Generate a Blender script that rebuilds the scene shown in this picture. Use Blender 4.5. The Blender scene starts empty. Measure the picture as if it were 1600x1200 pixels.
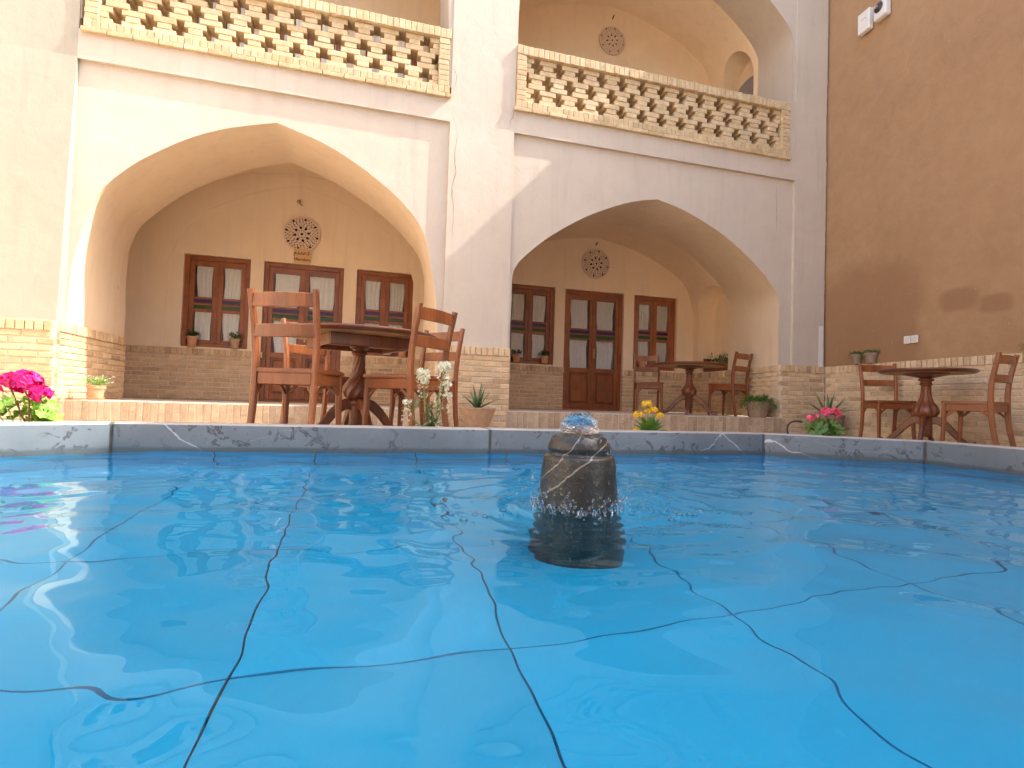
import bpy, bmesh, math, random
import numpy as np
from mathutils import Vector, Matrix, noise as mnoise
from mathutils.geometry import delaunay_2d_cdt

SC = bpy.context.scene
COL = SC.collection
random.seed(7)
PI = math.pi

# ------------------------------------------------------------------ camera, light, exposure
cam_d = bpy.data.cameras.new('camera')
cam = bpy.data.objects.new('camera', cam_d)
COL.objects.link(cam)
SC.camera = cam
cam_d.sensor_width = 36.0
cam_d.lens = 19.125
cam_d.clip_start = 0.02
cam_d.clip_end = 400
YAW, PITCH, ROLL = 0.2753, 0.0309, 0.0316
CAM = Vector((0.0858, -6.16, 0.1208))
def _basis():
    c, s = math.cos(YAW), math.sin(YAW); cp, sp = math.cos(PITCH), math.sin(PITCH); cr, sr = math.cos(ROLL), math.sin(ROLL)
    r = Vector((c, -s, 0)); fw = Vector((s, c, 0)); up = Vector((0, 0, 1))
    fw2 = cp*fw + sp*up; up2 = -sp*fw + cp*up
    return cr*r + sr*up2, -sr*r + cr*up2, fw2
CR, CU, CF = _basis()
M = Matrix((CR, CU, -CF)).transposed().to_4x4()
M.translation = CAM
cam.matrix_world = M

SUN = Vector((1.0, -0.18, 1.10)).normalized()
world = bpy.data.worlds.new('World')
SC.world = world
world.use_nodes = True
wn = world.node_tree.nodes
sky = wn.new('ShaderNodeTexSky')
sky.sky_type = 'NISHITA'
sky.sun_disc = False
sky.sun_elevation = math.asin(SUN.z)
sky.sun_rotation = math.atan2(SUN.x, SUN.y)
sky.air_density = 1.0
sky.dust_density = 4.0
sky.ozone_density = 0.0
world.node_tree.links.new(sky.outputs[0], wn['Background'].inputs[0])
wn['Background'].inputs[1].default_value = 0.15
sun_d = bpy.data.lights.new('sun', 'SUN')
sun_d.energy = 2.0
sun_d.angle = math.radians(0.53)
sun_d.color = (1.0, 0.95, 0.87)
sun = bpy.data.objects.new('sun', sun_d)
COL.objects.link(sun)
sun.location = (8, -4, 14)
sun.rotation_euler = (-SUN).to_track_quat('-Z', 'Y').to_euler()
SC.view_settings.view_transform = 'Standard'
SC.view_settings.look = 'None'
SC.view_settings.gamma = 1
SC.view_settings.use_curve_mapping = False
SC.view_settings.exposure = 2.22
SC.render.engine = 'CYCLES'
cy = SC.cycles
cy.use_denoising = True
cy.max_bounces = 12
cy.diffuse_bounces = 8
cy.glossy_bounces = 4
cy.transmission_bounces = 8
cy.transparent_max_bounces = 8
cy.caustics_refractive = True
cy.caustics_reflective = False
cy.sample_clamp_indirect = 6.0
cy.blur_glossy = 0.6
cy.denoising_prefilter = 'ACCURATE'
SC.render.filter_size = 1.25

# ------------------------------------------------------------------ node helpers
def srgb(r, g, b):
    f = lambda c: (c/12.92 if c <= 0.04045 else ((c+0.055)/1.055)**2.4)
    return (f(r/255), f(g/255), f(b/255), 1)
class NT:
    def __init__(s, name):
        s.m = bpy.data.materials.new(name); s.m.use_nodes = True
        s.t = s.m.node_tree; s.n = s.t.nodes; s.l = s.t.links
        s.b = s.n['Principled BSDF']; s.out = s.n['Material Output']
    def new(s, t, **kw):
        n = s.n.new(t)
        for k, v in kw.items(): setattr(n, k, v)
        return n
    def link(s, a, b): s.l.new(a, b)
    def coord(s, which='Object'):
        return s.new('ShaderNodeTexCoord').outputs[which]
    def noise(s, vec, scale, detail=4, rough=0.55, dist=0.0):
        n = s.new('ShaderNodeTexNoise'); n.inputs['Scale'].default_value = scale; n.inputs['Detail'].default_value = detail
        n.inputs['Roughness'].default_value = rough; n.inputs['Distortion'].default_value = dist
        if vec is not None: s.link(vec, n.inputs['Vector'])
        return n.outputs['Fac']
    def ramp(s, fac, stops, interp='LINEAR'):
        r = s.new('ShaderNodeValToRGB'); r.color_ramp.interpolation = interp
        e = r.color_ramp.elements
        while len(e) > 2: e.remove(e[-1])
        while len(e) < len(stops): e.new(0.5)
        for i, (p, c) in enumerate(stops):
            e[i].position = p; e[i].color = c if len(c) == 4 else (*c, 1)
        s.link(fac, r.inputs[0]); return r.outputs[0]
    def mix(s, fac, a, b, mode='MIX'):
        m = s.new('ShaderNodeMix', data_type='RGBA', blend_type=mode)
        for sock, v in ((m.inputs[0], fac), (m.inputs[6], a), (m.inputs[7], b)):
            if hasattr(v, 'default_value') or hasattr(v, 'is_linked'): s.link(v, sock)
            elif isinstance(v, (int, float)): sock.default_value = v
            else: sock.default_value = v if len(v) == 4 else (*v, 1)
        return m.outputs[2]
    def math(s, op, a, b=None, clamp=False):
        m = s.new('ShaderNodeMath', operation=op, use_clamp=clamp)
        for sock, v in ((m.inputs[0], a), (m.inputs[1], b)):
            if v is None: continue
            if isinstance(v, (int, float)): sock.default_value = v
            else: s.link(v, sock)
        return m.outputs[0]
    def xyz(s, vec):
        n = s.new('ShaderNodeSeparateXYZ'); s.link(vec, n.inputs[0]); return n.outputs
    def bump(s, h, strength=0.3, dist=0.01):
        b = s.new('ShaderNodeBump'); b.inputs['Strength'].default_value = strength; b.inputs['Distance'].default_value = dist
        s.link(h, b.inputs['Height']); s.link(b.outputs[0], s.b.inputs['Normal']); return b
    def base(s, c):
        if isinstance(c, (tuple, list)): s.b.inputs['Base Color'].default_value = c if len(c) == 4 else (*c, 1)
        else: s.link(c, s.b.inputs['Base Color'])
    def set(s, **kw):
        for k, v in kw.items():
            s.b.inputs[k.replace('_', ' ')].default_value = v
        return s
def worldpos(t):
    return t.new('ShaderNodeNewGeometry').outputs['Position']

def plaster(name, c1, c2, c3, rough=0.9, bump=0.25, scale=1.0):
    t = NT(name); p = worldpos(t)
    big = t.noise(p, 0.9*scale, 5, 0.6, 0.6); mid = t.noise(p, 5*scale, 5, 0.6, 0.3); fine = t.noise(p, 60, 4, 0.6)
    c = t.ramp(big, [(0.3, c1), (0.5, c2), (0.72, c3)])
    c = t.mix(0.35, c, t.ramp(mid, [(0.3, c1), (0.7, c3)]))
    mp = t.new('ShaderNodeMapping'); mp.inputs['Scale'].default_value = (5.0*scale, 5.0*scale, 0.45*scale); t.link(p, mp.inputs[0])
    drip = t.noise(mp.outputs[0], 1.6, 5, 0.6, 0.2)
    c = t.mix(t.ramp(drip, [(0.52, (0, 0, 0)), (0.78, (0.30, 0.30, 0.30))]), c, tuple(v*0.70 for v in c1))
    vor = t.new('ShaderNodeTexVoronoi'); vor.inputs['Scale'].default_value = 0.8*scale
    wp = t.new('ShaderNodeVectorMath', operation='ADD'); nz = t.new('ShaderNodeTexNoise'); nz.inputs['Scale'].default_value = 1.7*scale; nz.inputs['Detail'].default_value = 4
    t.link(p, nz.inputs['Vector']); t.link(p, wp.inputs[0]); t.link(nz.outputs['Color'], wp.inputs[1]); t.link(wp.outputs[0], vor.inputs['Vector'])
    pa = t.xyz(vor.outputs['Color'])[0]
    c = t.mix(0.10, c, t.mix(1.0, c, t.ramp(pa, [(0.0, (0.72, 0.72, 0.72)), (1.0, (1.25, 1.25, 1.25))]), 'MULTIPLY'))
    t.base(c); t.set(Roughness=rough)
    h = t.math('ADD', t.math('ADD', t.math('MULTIPLY', mid, 0.9), t.math('MULTIPLY', fine, 0.10)), t.math('MULTIPLY', big, 0.8))
    t.bump(h, bump, 0.02)
    return t.m

MAT = {}
MAT['plaster'] = plaster('pale_plaster', (0.53, 0.452, 0.366), (0.57, 0.492, 0.402), (0.605, 0.53, 0.436))
MAT['plaster_wing'] = plaster('cream_plaster', (0.375, 0.338, 0.268), (0.395, 0.358, 0.285), (0.415, 0.378, 0.302))
MAT['plaster_in'] = plaster('clay_plaster', (0.76, 0.60, 0.42), (0.80, 0.645, 0.46), (0.83, 0.68, 0.495))
MAT['plaster_white'] = plaster('white_plaster', (0.74, 0.70, 0.66), (0.78, 0.74, 0.70), (0.80, 0.77, 0.73))

def mud_wall():
    t = NT('mud_straw_wall'); p = worldpos(t)
    big = t.noise(p, 0.7, 5, 0.6, 0.5); mid = t.noise(p, 7, 6, 0.65, 0.4); fine = t.noise(p, 90, 4, 0.7)
    c = t.ramp(big, [(0.3, (0.385, 0.222, 0.106)), (0.5, (0.425, 0.252, 0.122)), (0.7, (0.465, 0.285, 0.145))])
    c = t.mix(0.4, c, t.ramp(mid, [(0.3, (0.32, 0.195, 0.105)), (0.72, (0.45, 0.29, 0.17))]))
    x, y, z = t.xyz(p)
    # damp patches with a shape of their own
    wob = t.math('MULTIPLY', t.math('SUBTRACT', t.noise(p, 2.2, 5, 0.6), 0.5), 0.55)
    def ell(cy, cz, ry, rz, soft):
        a = t.math('DIVIDE', t.math('SUBTRACT', y, cy), ry); b = t.math('DIVIDE', t.math('SUBTRACT', z, cz), rz)
        d = t.math('SQRT', t.math('ADD', t.math('MULTIPLY', a, a), t.math('MULTIPLY', b, b)))
        d = t.math('ADD', d, wob)
        return t.math('SUBTRACT', 1.0, t.math('DIVIDE', t.math('SUBTRACT', d, 1.0-soft), soft, True), True)
    def boxm(cy, cz, ry, rz, soft):
        a = t.math('ABSOLUTE', t.math('DIVIDE', t.math('SUBTRACT', y, cy), ry)); b = t.math('ABSOLUTE', t.math('DIVIDE', t.math('SUBTRACT', z, cz), rz))
        d = t.math('POWER', t.math('ADD', t.math('POWER', a, 3.5), t.math('POWER', b, 3.5)), 0.286)
        d = t.math('ADD', d, t.math('MULTIPLY', wob, 0.8))
        return t.math('SUBTRACT', 1.0, t.math('DIVIDE', t.math('SUBTRACT', d, 1.0-soft), soft, True), True)
    m1 = boxm(-0.62, 0.92, 0.95, 1.22, 0.2)
    m2 = boxm(-1.88, 1.36, 0.25, 0.15, 0.35); m3 = boxm(-2.25, 1.26, 0.19, 0.11, 0.35)
    m23 = t.math('MAXIMUM', m2, m3)
    c = t.mix(t.math('MULTIPLY', m1, 0.60), c, (0.285, 0.150, 0.072))
    c = t.mix(t.math('MULTIPLY', m23, 0.55), c, (0.25, 0.125, 0.06))
    # straw and lime specks
    v = t.new('ShaderNodeTexVoronoi'); v.inputs['Scale'].default_value = 5.5; t.link(p, v.inputs['Vector'])
    sp = t.math('LESS_THAN', v.outputs['Distance'], 0.045)
    c = t.mix(t.math('MULTIPLY', sp, 0.3), c, (0.62, 0.48, 0.36))
    t.base(c); t.set(Roughness=0.95)
    t.bump(t.math('ADD', mid, t.math('MULTIPLY', fine, 0.5)), 0.55, 0.025)
    return t.m
MAT['mud'] = mud_wall()

def brick_mat(name, cols, rough=0.88):
    t = NT(name); p = worldpos(t)
    oi = t.new('ShaderNodeObjectInfo').outputs['Random']; isl = t.new('ShaderNodeNewGeometry').outputs['Random Per Island']
    r = t.math('FRACT', t.math('ADD', t.math('MULTIPLY', oi, 7.31), isl))
    n = len(cols)
    c = t.ramp(r, [(i/(n-1)*0.98, k) for i, k in enumerate(cols)])
    grain = t.noise(p, 55, 5, 0.7); blot = t.noise(p, 14, 3, 0.6)
    c = t.mix(0.40, c, t.mix(1.0, c, t.ramp(blot, [(0.3, (0.55, 0.5, 0.45)), (0.7, (1.2, 1.2, 1.15))]), 'MULTIPLY'))
    c = t.mix(0.35, c, t.mix(1.0, c, t.ramp(grain, [(0.35, (0.6, 0.55, 0.5)), (0.65, (1.2, 1.18, 1.12))]), 'MULTIPLY'))
    t.base(c); t.set(Roughness=rough); t.bump(grain, 0.5, 0.006)
    return t.m
MAT['brick'] = brick_mat('tan_brick', [(0.58, 0.42, 0.235), (0.68, 0.505, 0.30), (0.64, 0.45, 0.275), (0.72, 0.54, 0.34), (0.60, 0.41, 0.25), (0.73, 0.56, 0.36), (0.48, 0.33, 0.20)])
MAT['brick_pale'] = brick_mat('pale_brick', [(0.66, 0.50, 0.31), (0.74, 0.57, 0.37), (0.70, 0.53, 0.35), (0.76, 0.60, 0.40), (0.62, 0.45, 0.30), (0.78, 0.63, 0.43), (0.52, 0.38, 0.25)])
MAT['brick_step'] = brick_mat('pink_brick', [(0.46, 0.345, 0.235), (0.51, 0.385, 0.265), (0.40, 0.285, 0.19), (0.54, 0.42, 0.295), (0.48, 0.35, 0.24)])
MAT['brick_yellow'] = brick_mat('yellow_brick', [(0.60, 0.46, 0.27), (0.66, 0.52, 0.32), (0.56, 0.42, 0.235), (0.68, 0.54, 0.345), (0.62, 0.46, 0.28)])
MAT['mortar'] = plaster('lime_mortar', (0.68, 0.56, 0.42), (0.72, 0.60, 0.46), (0.75, 0.63, 0.49), bump=0.5, scale=4)

def wood(name, c1, c2, c3, rough=0.36, axis=2):
    t = NT(name); co = t.coord('Object')
    mp = t.new('ShaderNodeMapping'); mp.inputs['Scale'].default_value = [(14, 14, 1.6), (1.6, 14, 14)][0 if axis == 2 else 1]
    t.link(co, mp.inputs[0])
    g = t.noise(mp.outputs[0], 3.0, 6, 0.65, 1.6); oi = t.new('ShaderNodeObjectInfo').outputs['Random']
    blot = t.noise(co, 5, 3, 0.5)
    c = t.ramp(g, [(0.25, c1), (0.5, c2), (0.75, c3)])
    c = t.mix(t.math('MULTIPLY', blot, 0.5), c, c1)
    wx = t.xyz(co); wn_ = t.new('ShaderNodeTexWhiteNoise', noise_dimensions='1D')
    t.link(t.math('FLOOR', t.math('ADD', t.math('MULTIPLY', wx[0], 10.5), t.math('MULTIPLY', t.math('FLOOR', t.math('MULTIPLY', wx[2], 6.0)), 3.7))), wn_.inputs['W'])
    c = t.mix(0.42, c, t.mix(1.0, c, t.ramp(wn_.outputs['Value'], [(0.0, (0.55, 0.5, 0.45)), (1.0, (1.5, 1.45, 1.4))]), 'MULTIPLY'))
    hs = t.new('ShaderNodeHueSaturation'); t.link(c, hs.inputs['Color'])
    t.link(t.math('ADD', 0.82, t.math('MULTIPLY', oi, 0.36)), hs.inputs['Value'])
    t.base(hs.outputs[0]); t.set(Roughness=rough)
    t.b.inputs['Coat Weight'].default_value = 0.25; t.b.inputs['Coat Roughness'].default_value = 0.25
    t.bump(g, 0.12, 0.004)
    return t.m
MAT['wood'] = wood('varnished_wood', (0.15, 0.042, 0.012), (0.265, 0.080, 0.023), (0.34, 0.118, 0.038))
MAT['wood_table'] = wood('dark_varnished_wood', (0.095, 0.028, 0.010), (0.17, 0.052, 0.018), (0.23, 0.078, 0.028))
MAT['wood_under'] = wood('raw_wood_underside', (0.40, 0.24, 0.10), (0.50, 0.31, 0.14), (0.55, 0.36, 0.18), 0.6)
MAT['joinery'] = wood('joinery_wood', (0.19, 0.054, 0.016), (0.29, 0.088, 0.025), (0.36, 0.12, 0.037), 0.42)

def simple(name, c, rough=0.6, var=0.15, scale=20, bump=0.1, **kw):
    t = NT(name); p = t.coord('Object'); n = t.noise(p, scale, 4, 0.6)
    a = tuple(v*(1-var) for v in c[:3]); b = tuple(min(1, v*(1+var)) for v in c[:3])
    t.base(t.ramp(n, [(0.3, a), (0.7, b)])); t.set(Roughness=rough, **kw)
    if bump: t.bump(n, bump, 0.01)
    return t.m
MAT['terracotta'] = simple('terracotta', (0.56, 0.29, 0.165), 0.85, 0.15, 25)
MAT['clay_tan'] = simple('tan_clay', (0.47, 0.31, 0.20), 0.85, 0.15, 18)
MAT['clay_grey'] = simple('grey_clay', (0.30, 0.215, 0.155), 0.85, 0.15, 18)
MAT['white_pot'] = simple('white_ceramic', (0.72, 0.62, 0.5), 0.4, 0.08, 10)
MAT['soil'] = simple('soil', (0.07, 0.045, 0.03), 0.95, 0.4, 60)
MAT['curtain'] = simple('white_curtain', (0.90, 0.865, 0.78), 0.9, 0.05, 30, 0)
MAT['curtain_grey'] = simple('grey_curtain', (0.42, 0.43, 0.46), 0.9, 0.05, 30, 0)
MAT['dark'] = simple('room_shade', (0.03, 0.022, 0.018), 0.9, 0.2, 3, 0)
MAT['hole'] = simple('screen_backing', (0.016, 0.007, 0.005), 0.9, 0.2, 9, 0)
MAT['screen'] = plaster('screen_plaster', (0.66, 0.50, 0.39), (0.70, 0.54, 0.42), (0.73, 0.57, 0.45))
MAT['ply'] = simple('pale_plywood', (0.62, 0.38, 0.17), 0.6, 0.1, 12, 0)
MAT['ink'] = simple('burnt_lettering', (0.05, 0.025, 0.012), 0.8, 0.1, 12, 0)
MAT['iron'] = simple('dark_iron', (0.045, 0.035, 0.03), 0.55, 0.2, 30, 0)
MAT['brass'] = simple('brass', (0.55, 0.36, 0.12), 0.3, 0.1, 30, 0, Metallic=1.0)
MAT['white_plastic'] = simple('white_plastic', (0.76, 0.74, 0.70), 0.4, 0.03, 5, 0)
MAT['black_plastic'] = simple('black_plastic', (0.03, 0.022, 0.025), 0.3, 0.1, 5, 0)
MAT['grey_plastic'] = simple('grey_plastic', (0.25, 0.23, 0.25), 0.3, 0.1, 5, 0)
MAT['crack'] = simple('crack_line', (0.22, 0.15, 0.11), 0.95, 0.2, 9, 0)
MAT['court'] = plaster('court_paving', (0.46, 0.37, 0.27), (0.51, 0.41, 0.30), (0.55, 0.45, 0.34), bump=0.4, scale=3)
MAT['floor'] = plaster('bay_floor', (0.58, 0.47, 0.35), (0.62, 0.51, 0.39), (0.66, 0.55, 0.42), scale=2)

def leafmat(name, c, trans=0.25, rough=0.5):
    t = NT(name); isl = t.new('ShaderNodeNewGeometry').outputs['Random Per Island']; p = t.coord('Object')
    n = t.noise(p, 40, 3, 0.6)
    r = t.math('ADD', t.math('MULTIPLY', isl, 0.7), t.math('MULTIPLY', n, 0.3))
    a = tuple(v*0.6 for v in c); b = tuple(min(1, v*1.45) for v in c)
    t.base(t.ramp(r, [(0.15, a), (0.85, b)])); t.set(Roughness=rough)
    tr = t.new('ShaderNodeBsdfTranslucent'); tr.inputs[0].default_value = (c[0]*1.5, c[1]*1.5, c[2]*1.2, 1)
    mx = t.new('ShaderNodeMixShader'); mx.inputs[0].default_value = trans
    t.link(t.b.outputs[0], mx.inputs[1]); t.link(tr.outputs[0], mx.inputs[2]); t.link(mx.outputs[0], t.out.inputs[0])
    return t.m
MAT['leaf'] = leafmat('green_leaf', (0.10, 0.20, 0.035))
MAT['leaf_bright'] = leafmat('bright_leaf', (0.20, 0.36, 0.05))
MAT['leaf_dark'] = leafmat('dark_leaf', (0.05, 0.11, 0.03))
MAT['leaf_grey'] = leafmat('grey_green_leaf', (0.20, 0.25, 0.12))
MAT['leaf_dry'] = leafmat('dry_leaf', (0.42, 0.30, 0.14))
MAT['aloe'] = leafmat('aloe_leaf', (0.075, 0.15, 0.055), 0.05, 0.4)
MAT['stem'] = leafmat('plant_stem', (0.28, 0.30, 0.10), 0.05)
MAT['stem_red'] = leafmat('flower_stem', (0.33, 0.13, 0.07), 0.05)
MAT['petal_magenta'] = leafmat('magenta_petal', (0.62, 0.008, 0.19), 0.3)
MAT['petal_pink'] = leafmat('pink_petal', (0.80, 0.13, 0.27), 0.3)
MAT['petal_pale'] = leafmat('pale_pink_petal', (0.85, 0.35, 0.42), 0.3)
MAT['petal_dark'] = leafmat('dark_red_petal', (0.22, 0.005, 0.03), 0.1)
MAT['petal_white'] = leafmat('white_petal', (0.72, 0.72, 0.60), 0.3)
MAT['petal_yellow'] = leafmat('yellow_petal', (0.85, 0.50, 0.02), 0.2)
MAT['petal_lilac'] = leafmat('lilac_petal', (0.60, 0.50, 0.62), 0.3)

def glass_pane(name, tint=(1, 1, 1), amount=0.0):
    t = NT(name)
    t.n.remove(t.b)
    tr = t.new('ShaderNodeBsdfTransparent'); tr.inputs[0].default_value = (*tint, 1)
    gl = t.new('ShaderNodeBsdfGlossy'); gl.inputs['Roughness'].default_value = 0.03
    fr = t.new('ShaderNodeFresnel'); fr.inputs[0].default_value = 1.5
    mx = t.new('ShaderNodeMixShader')
    t.link(fr.outputs[0], mx.inputs[0]); t.link(tr.outputs[0], mx.inputs[1]); t.link(gl.outputs[0], mx.inputs[2]); t.link(mx.outputs[0], t.out.inputs[0])
    return t.m
MAT['glass'] = glass_pane('clear_glass', (0.98, 0.98, 0.98))
MAT['glass_violet'] = simple('violet_glass', (0.045, 0.02, 0.10), 0.12, 0.1, 5, 0)
MAT['glass_green'] = simple('green_glass', (0.012, 0.075, 0.022), 0.12, 0.1, 5, 0)

def rim_stone():
    t = NT('grey_marble'); p = worldpos(t); x, y, z = t.xyz(p)
    oi = t.new('ShaderNodeObjectInfo').outputs['Random']
    big = t.noise(p, 2.5, 5, 0.6, 0.8); mid = t.noise(p, 17, 4, 0.55, 1.0)
    c = t.ramp(big, [(0.3, (0.115, 0.142, 0.160)), (0.7, (0.175, 0.205, 0.225))])
    # dark fossil blotches with ringed edges
    ring = t.math('ABSOLUTE', t.math('SUBTRACT', mid, 0.62))
    ringm = t.math('SUBTRACT', 1.0, t.math('MULTIPLY', ring, 17.0), True)
    patch = t.ramp(t.noise(p, 5, 3, 0.5, 0.3), [(0.40, (0, 0, 0)), (0.52, (1, 1, 1))])
    c = t.mix(t.math('MULTIPLY', t.math('MULTIPLY', ringm, patch), 0.92), c, (0.030, 0.034, 0.042))
    fill = t.ramp(mid, [(0.63, (0, 0, 0)), (0.70, (1, 1, 1))])
    c = t.mix(t.math('MULTIPLY', t.math('MULTIPLY', fill, patch), 0.5), c, (0.075, 0.085, 0.10))
    # white calcite veins
    for ax, ay, az, per, off, wob, w, amt in ((0.75, 0.5, 0.95, 1.27, 0.0, 0.14, 0.0045, 0.8), (-0.55, 0.3, 0.9, 1.9, 0.37, 0.2, 0.0022, 0.6), (0.3, 0.6, -1.5, 0.9, 0.2, 0.25, 0.0016, 0.35)):
        d = t.math('ADD', t.math('ADD', t.math('MULTIPLY', x, ax), t.math('MULTIPLY', y, ay)), t.math('MULTIPLY', z, az))
        d = t.math('ADD', d, t.math('MULTIPLY', t.noise(p, 3.1+per, 5, 0.6), wob*0.9))
        d = t.math('ADD', d, t.math('MULTIPLY', oi, 0.6))
        f = t.math('FRACT', t.math('ADD', t.math('DIVIDE', d, per), off))
        v = t.math('SUBTRACT', 1.0, t.math('DIVIDE', t.math('ABSOLUTE', t.math('SUBTRACT', f, 0.5)), w), True)
        c = t.mix(t.math('MULTIPLY', v, amt), c, (0.66, 0.66, 0.64))
    # water-line tide mark
    tide = t.math('ADD', z, t.math('MULTIPLY', t.noise(p, 9, 3, 0.5), 0.012))
    c = t.mix(t.ramp(t.math('MULTIPLY', t.math('ADD', tide, 0.17), 20.0), [(0.48, (0.8, 0.8, 0.8)), (0.74, (0, 0, 0))]), c, (0.07, 0.085, 0.09))
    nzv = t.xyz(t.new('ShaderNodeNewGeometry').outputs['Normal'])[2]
    c = t.mix(t.ramp(nzv, [(0.55, (0, 0, 0)), (0.95, (0.75, 0.75, 0.75))]), c, (0.50, 0.46, 0.42))  # top face painted paler in place of the facade light it would reflect
    t.base(c); t.set(Roughness=0.30); t.bump(t.noise(p, 30, 4, 0.6), 0.12, 0.006)
    return t.m
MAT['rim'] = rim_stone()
MAT['grout'] = simple('dark_grout', (0.10, 0.10, 0.085), 0.8, 0.3, 30)
MAT['joint'] = simple('dark_joint', (0.012, 0.02, 0.02), 0.8, 0.2, 20, 0)

def pool_tile():
    t = NT('blue_pool_tile'); p = worldpos(t); oi = t.new('ShaderNodeObjectInfo').outputs['Random']
    n = t.noise(p, 2.0, 4, 0.55, 0.4)
    c = t.ramp(n, [(0.3, (0.001, 0.385, 0.66)), (0.7, (0.002, 0.43, 0.72))])
    hs = t.new('ShaderNodeHueSaturation'); t.link(c, hs.inputs['Color']); t.link(t.math('ADD', 0.93, t.math('MULTIPLY', oi, 0.14)), hs.inputs['Value'])
    t.base(hs.outputs[0]); t.set(Roughness=0.5)
    return t.m
MAT['tile'] = pool_tile()

def water():
    t = NT('pool_water'); t.n.remove(t.b)
    g = t.new('ShaderNodeBsdfGlass'); g.inputs['IOR'].default_value = 1.333; g.inputs['Roughness'].default_value = 0.0
    g.inputs['Color'].default_value = (0.74, 0.955, 1.0, 1)
    t.link(g.outputs[0], t.out.inputs[0]); return t.m
MAT['water'] = water()
MAT['clear_water'] = water()
MAT['clear_water'].name = 'clear_water'; MAT['clear_water'].node_tree.nodes['Glass BSDF'].inputs['Color'].default_value = (0.98, 0.99, 1, 1)

def fountain_stone():
    t = NT('wet_fountain_stone'); p = t.coord('Object'); x, y, z = t.xyz(p)
    n = t.noise(p, 12, 5, 0.65, 0.4); f = t.noise(p, 80, 4, 0.6)
    c = t.ramp(n, [(0.3, (0.018, 0.016, 0.013)), (0.55, (0.036, 0.033, 0.027)), (0.75, (0.062, 0.056, 0.046))])
    c = t.mix(t.ramp(f, [(0.62, (0, 0, 0)), (0.72, (1, 1, 1))]), c, (0.16, 0.15, 0.13))
    xr = t.math('ADD', t.math('MULTIPLY', x, 0.962), t.math('MULTIPLY', y, -0.273)); zr = t.math('SUBTRACT', z, 0.619)
    for sl, off, w in ((0.85, -0.045, 0.0036), (1.2, 0.034, 0.003)):
        d = t.math('SUBTRACT', t.math('ADD', t.math('MULTIPLY', xr, sl), off), zr)
        d = t.math('ADD', d, t.math('MULTIPLY', t.math('SUBTRACT', t.noise(p, 14, 4, 0.6), 0.5), 0.035))
        v = t.math('SUBTRACT', 1.0, t.math('DIVIDE', t.math('ABSOLUTE', d), w), True)
        c = t.mix(t.math('MULTIPLY', v, 0.8), c, (0.42, 0.38, 0.31))
    t.base(c); t.set(Roughness=0.28); t.bump(t.math('ADD', n, f), 0.35, 0.006); return t.m
MAT['fountain'] = fountain_stone()

# ------------------------------------------------------------------ object helpers
def tag(o, label=None, cat=None, group=None, kind=None):
    if label: o['label'] = label
    if cat: o['category'] = cat
    if group: o['group'] = group
    if kind: o['kind'] = kind
    return o
def empty(name, loc=(0, 0, 0), rz=0.0, parent=None):
    o = bpy.data.objects.new(name, None); COL.objects.link(o)
    o.location = loc; o.rotation_euler = (0, 0, rz); o.empty_display_size = 0.1
    if parent: o.parent = parent
    return o
def thing(name, label, cat, loc=(0, 0, 0), rz=0.0, group=None):
    return tag(empty(name, loc, rz), label, cat, group)
def link_mesh(name, me, mat=None, parent=None):
    if mat is not None and not me.materials: me.materials.append(mat)
    o = bpy.data.objects.new(name, me); COL.objects.link(o)
    if parent: o.parent = parent
    return o
def copy_tree(o, parent=None):
    c = o.copy(); COL.objects.link(c); c.parent = parent
    for ch in o.children: copy_tree(ch, c)
    return c

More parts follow.
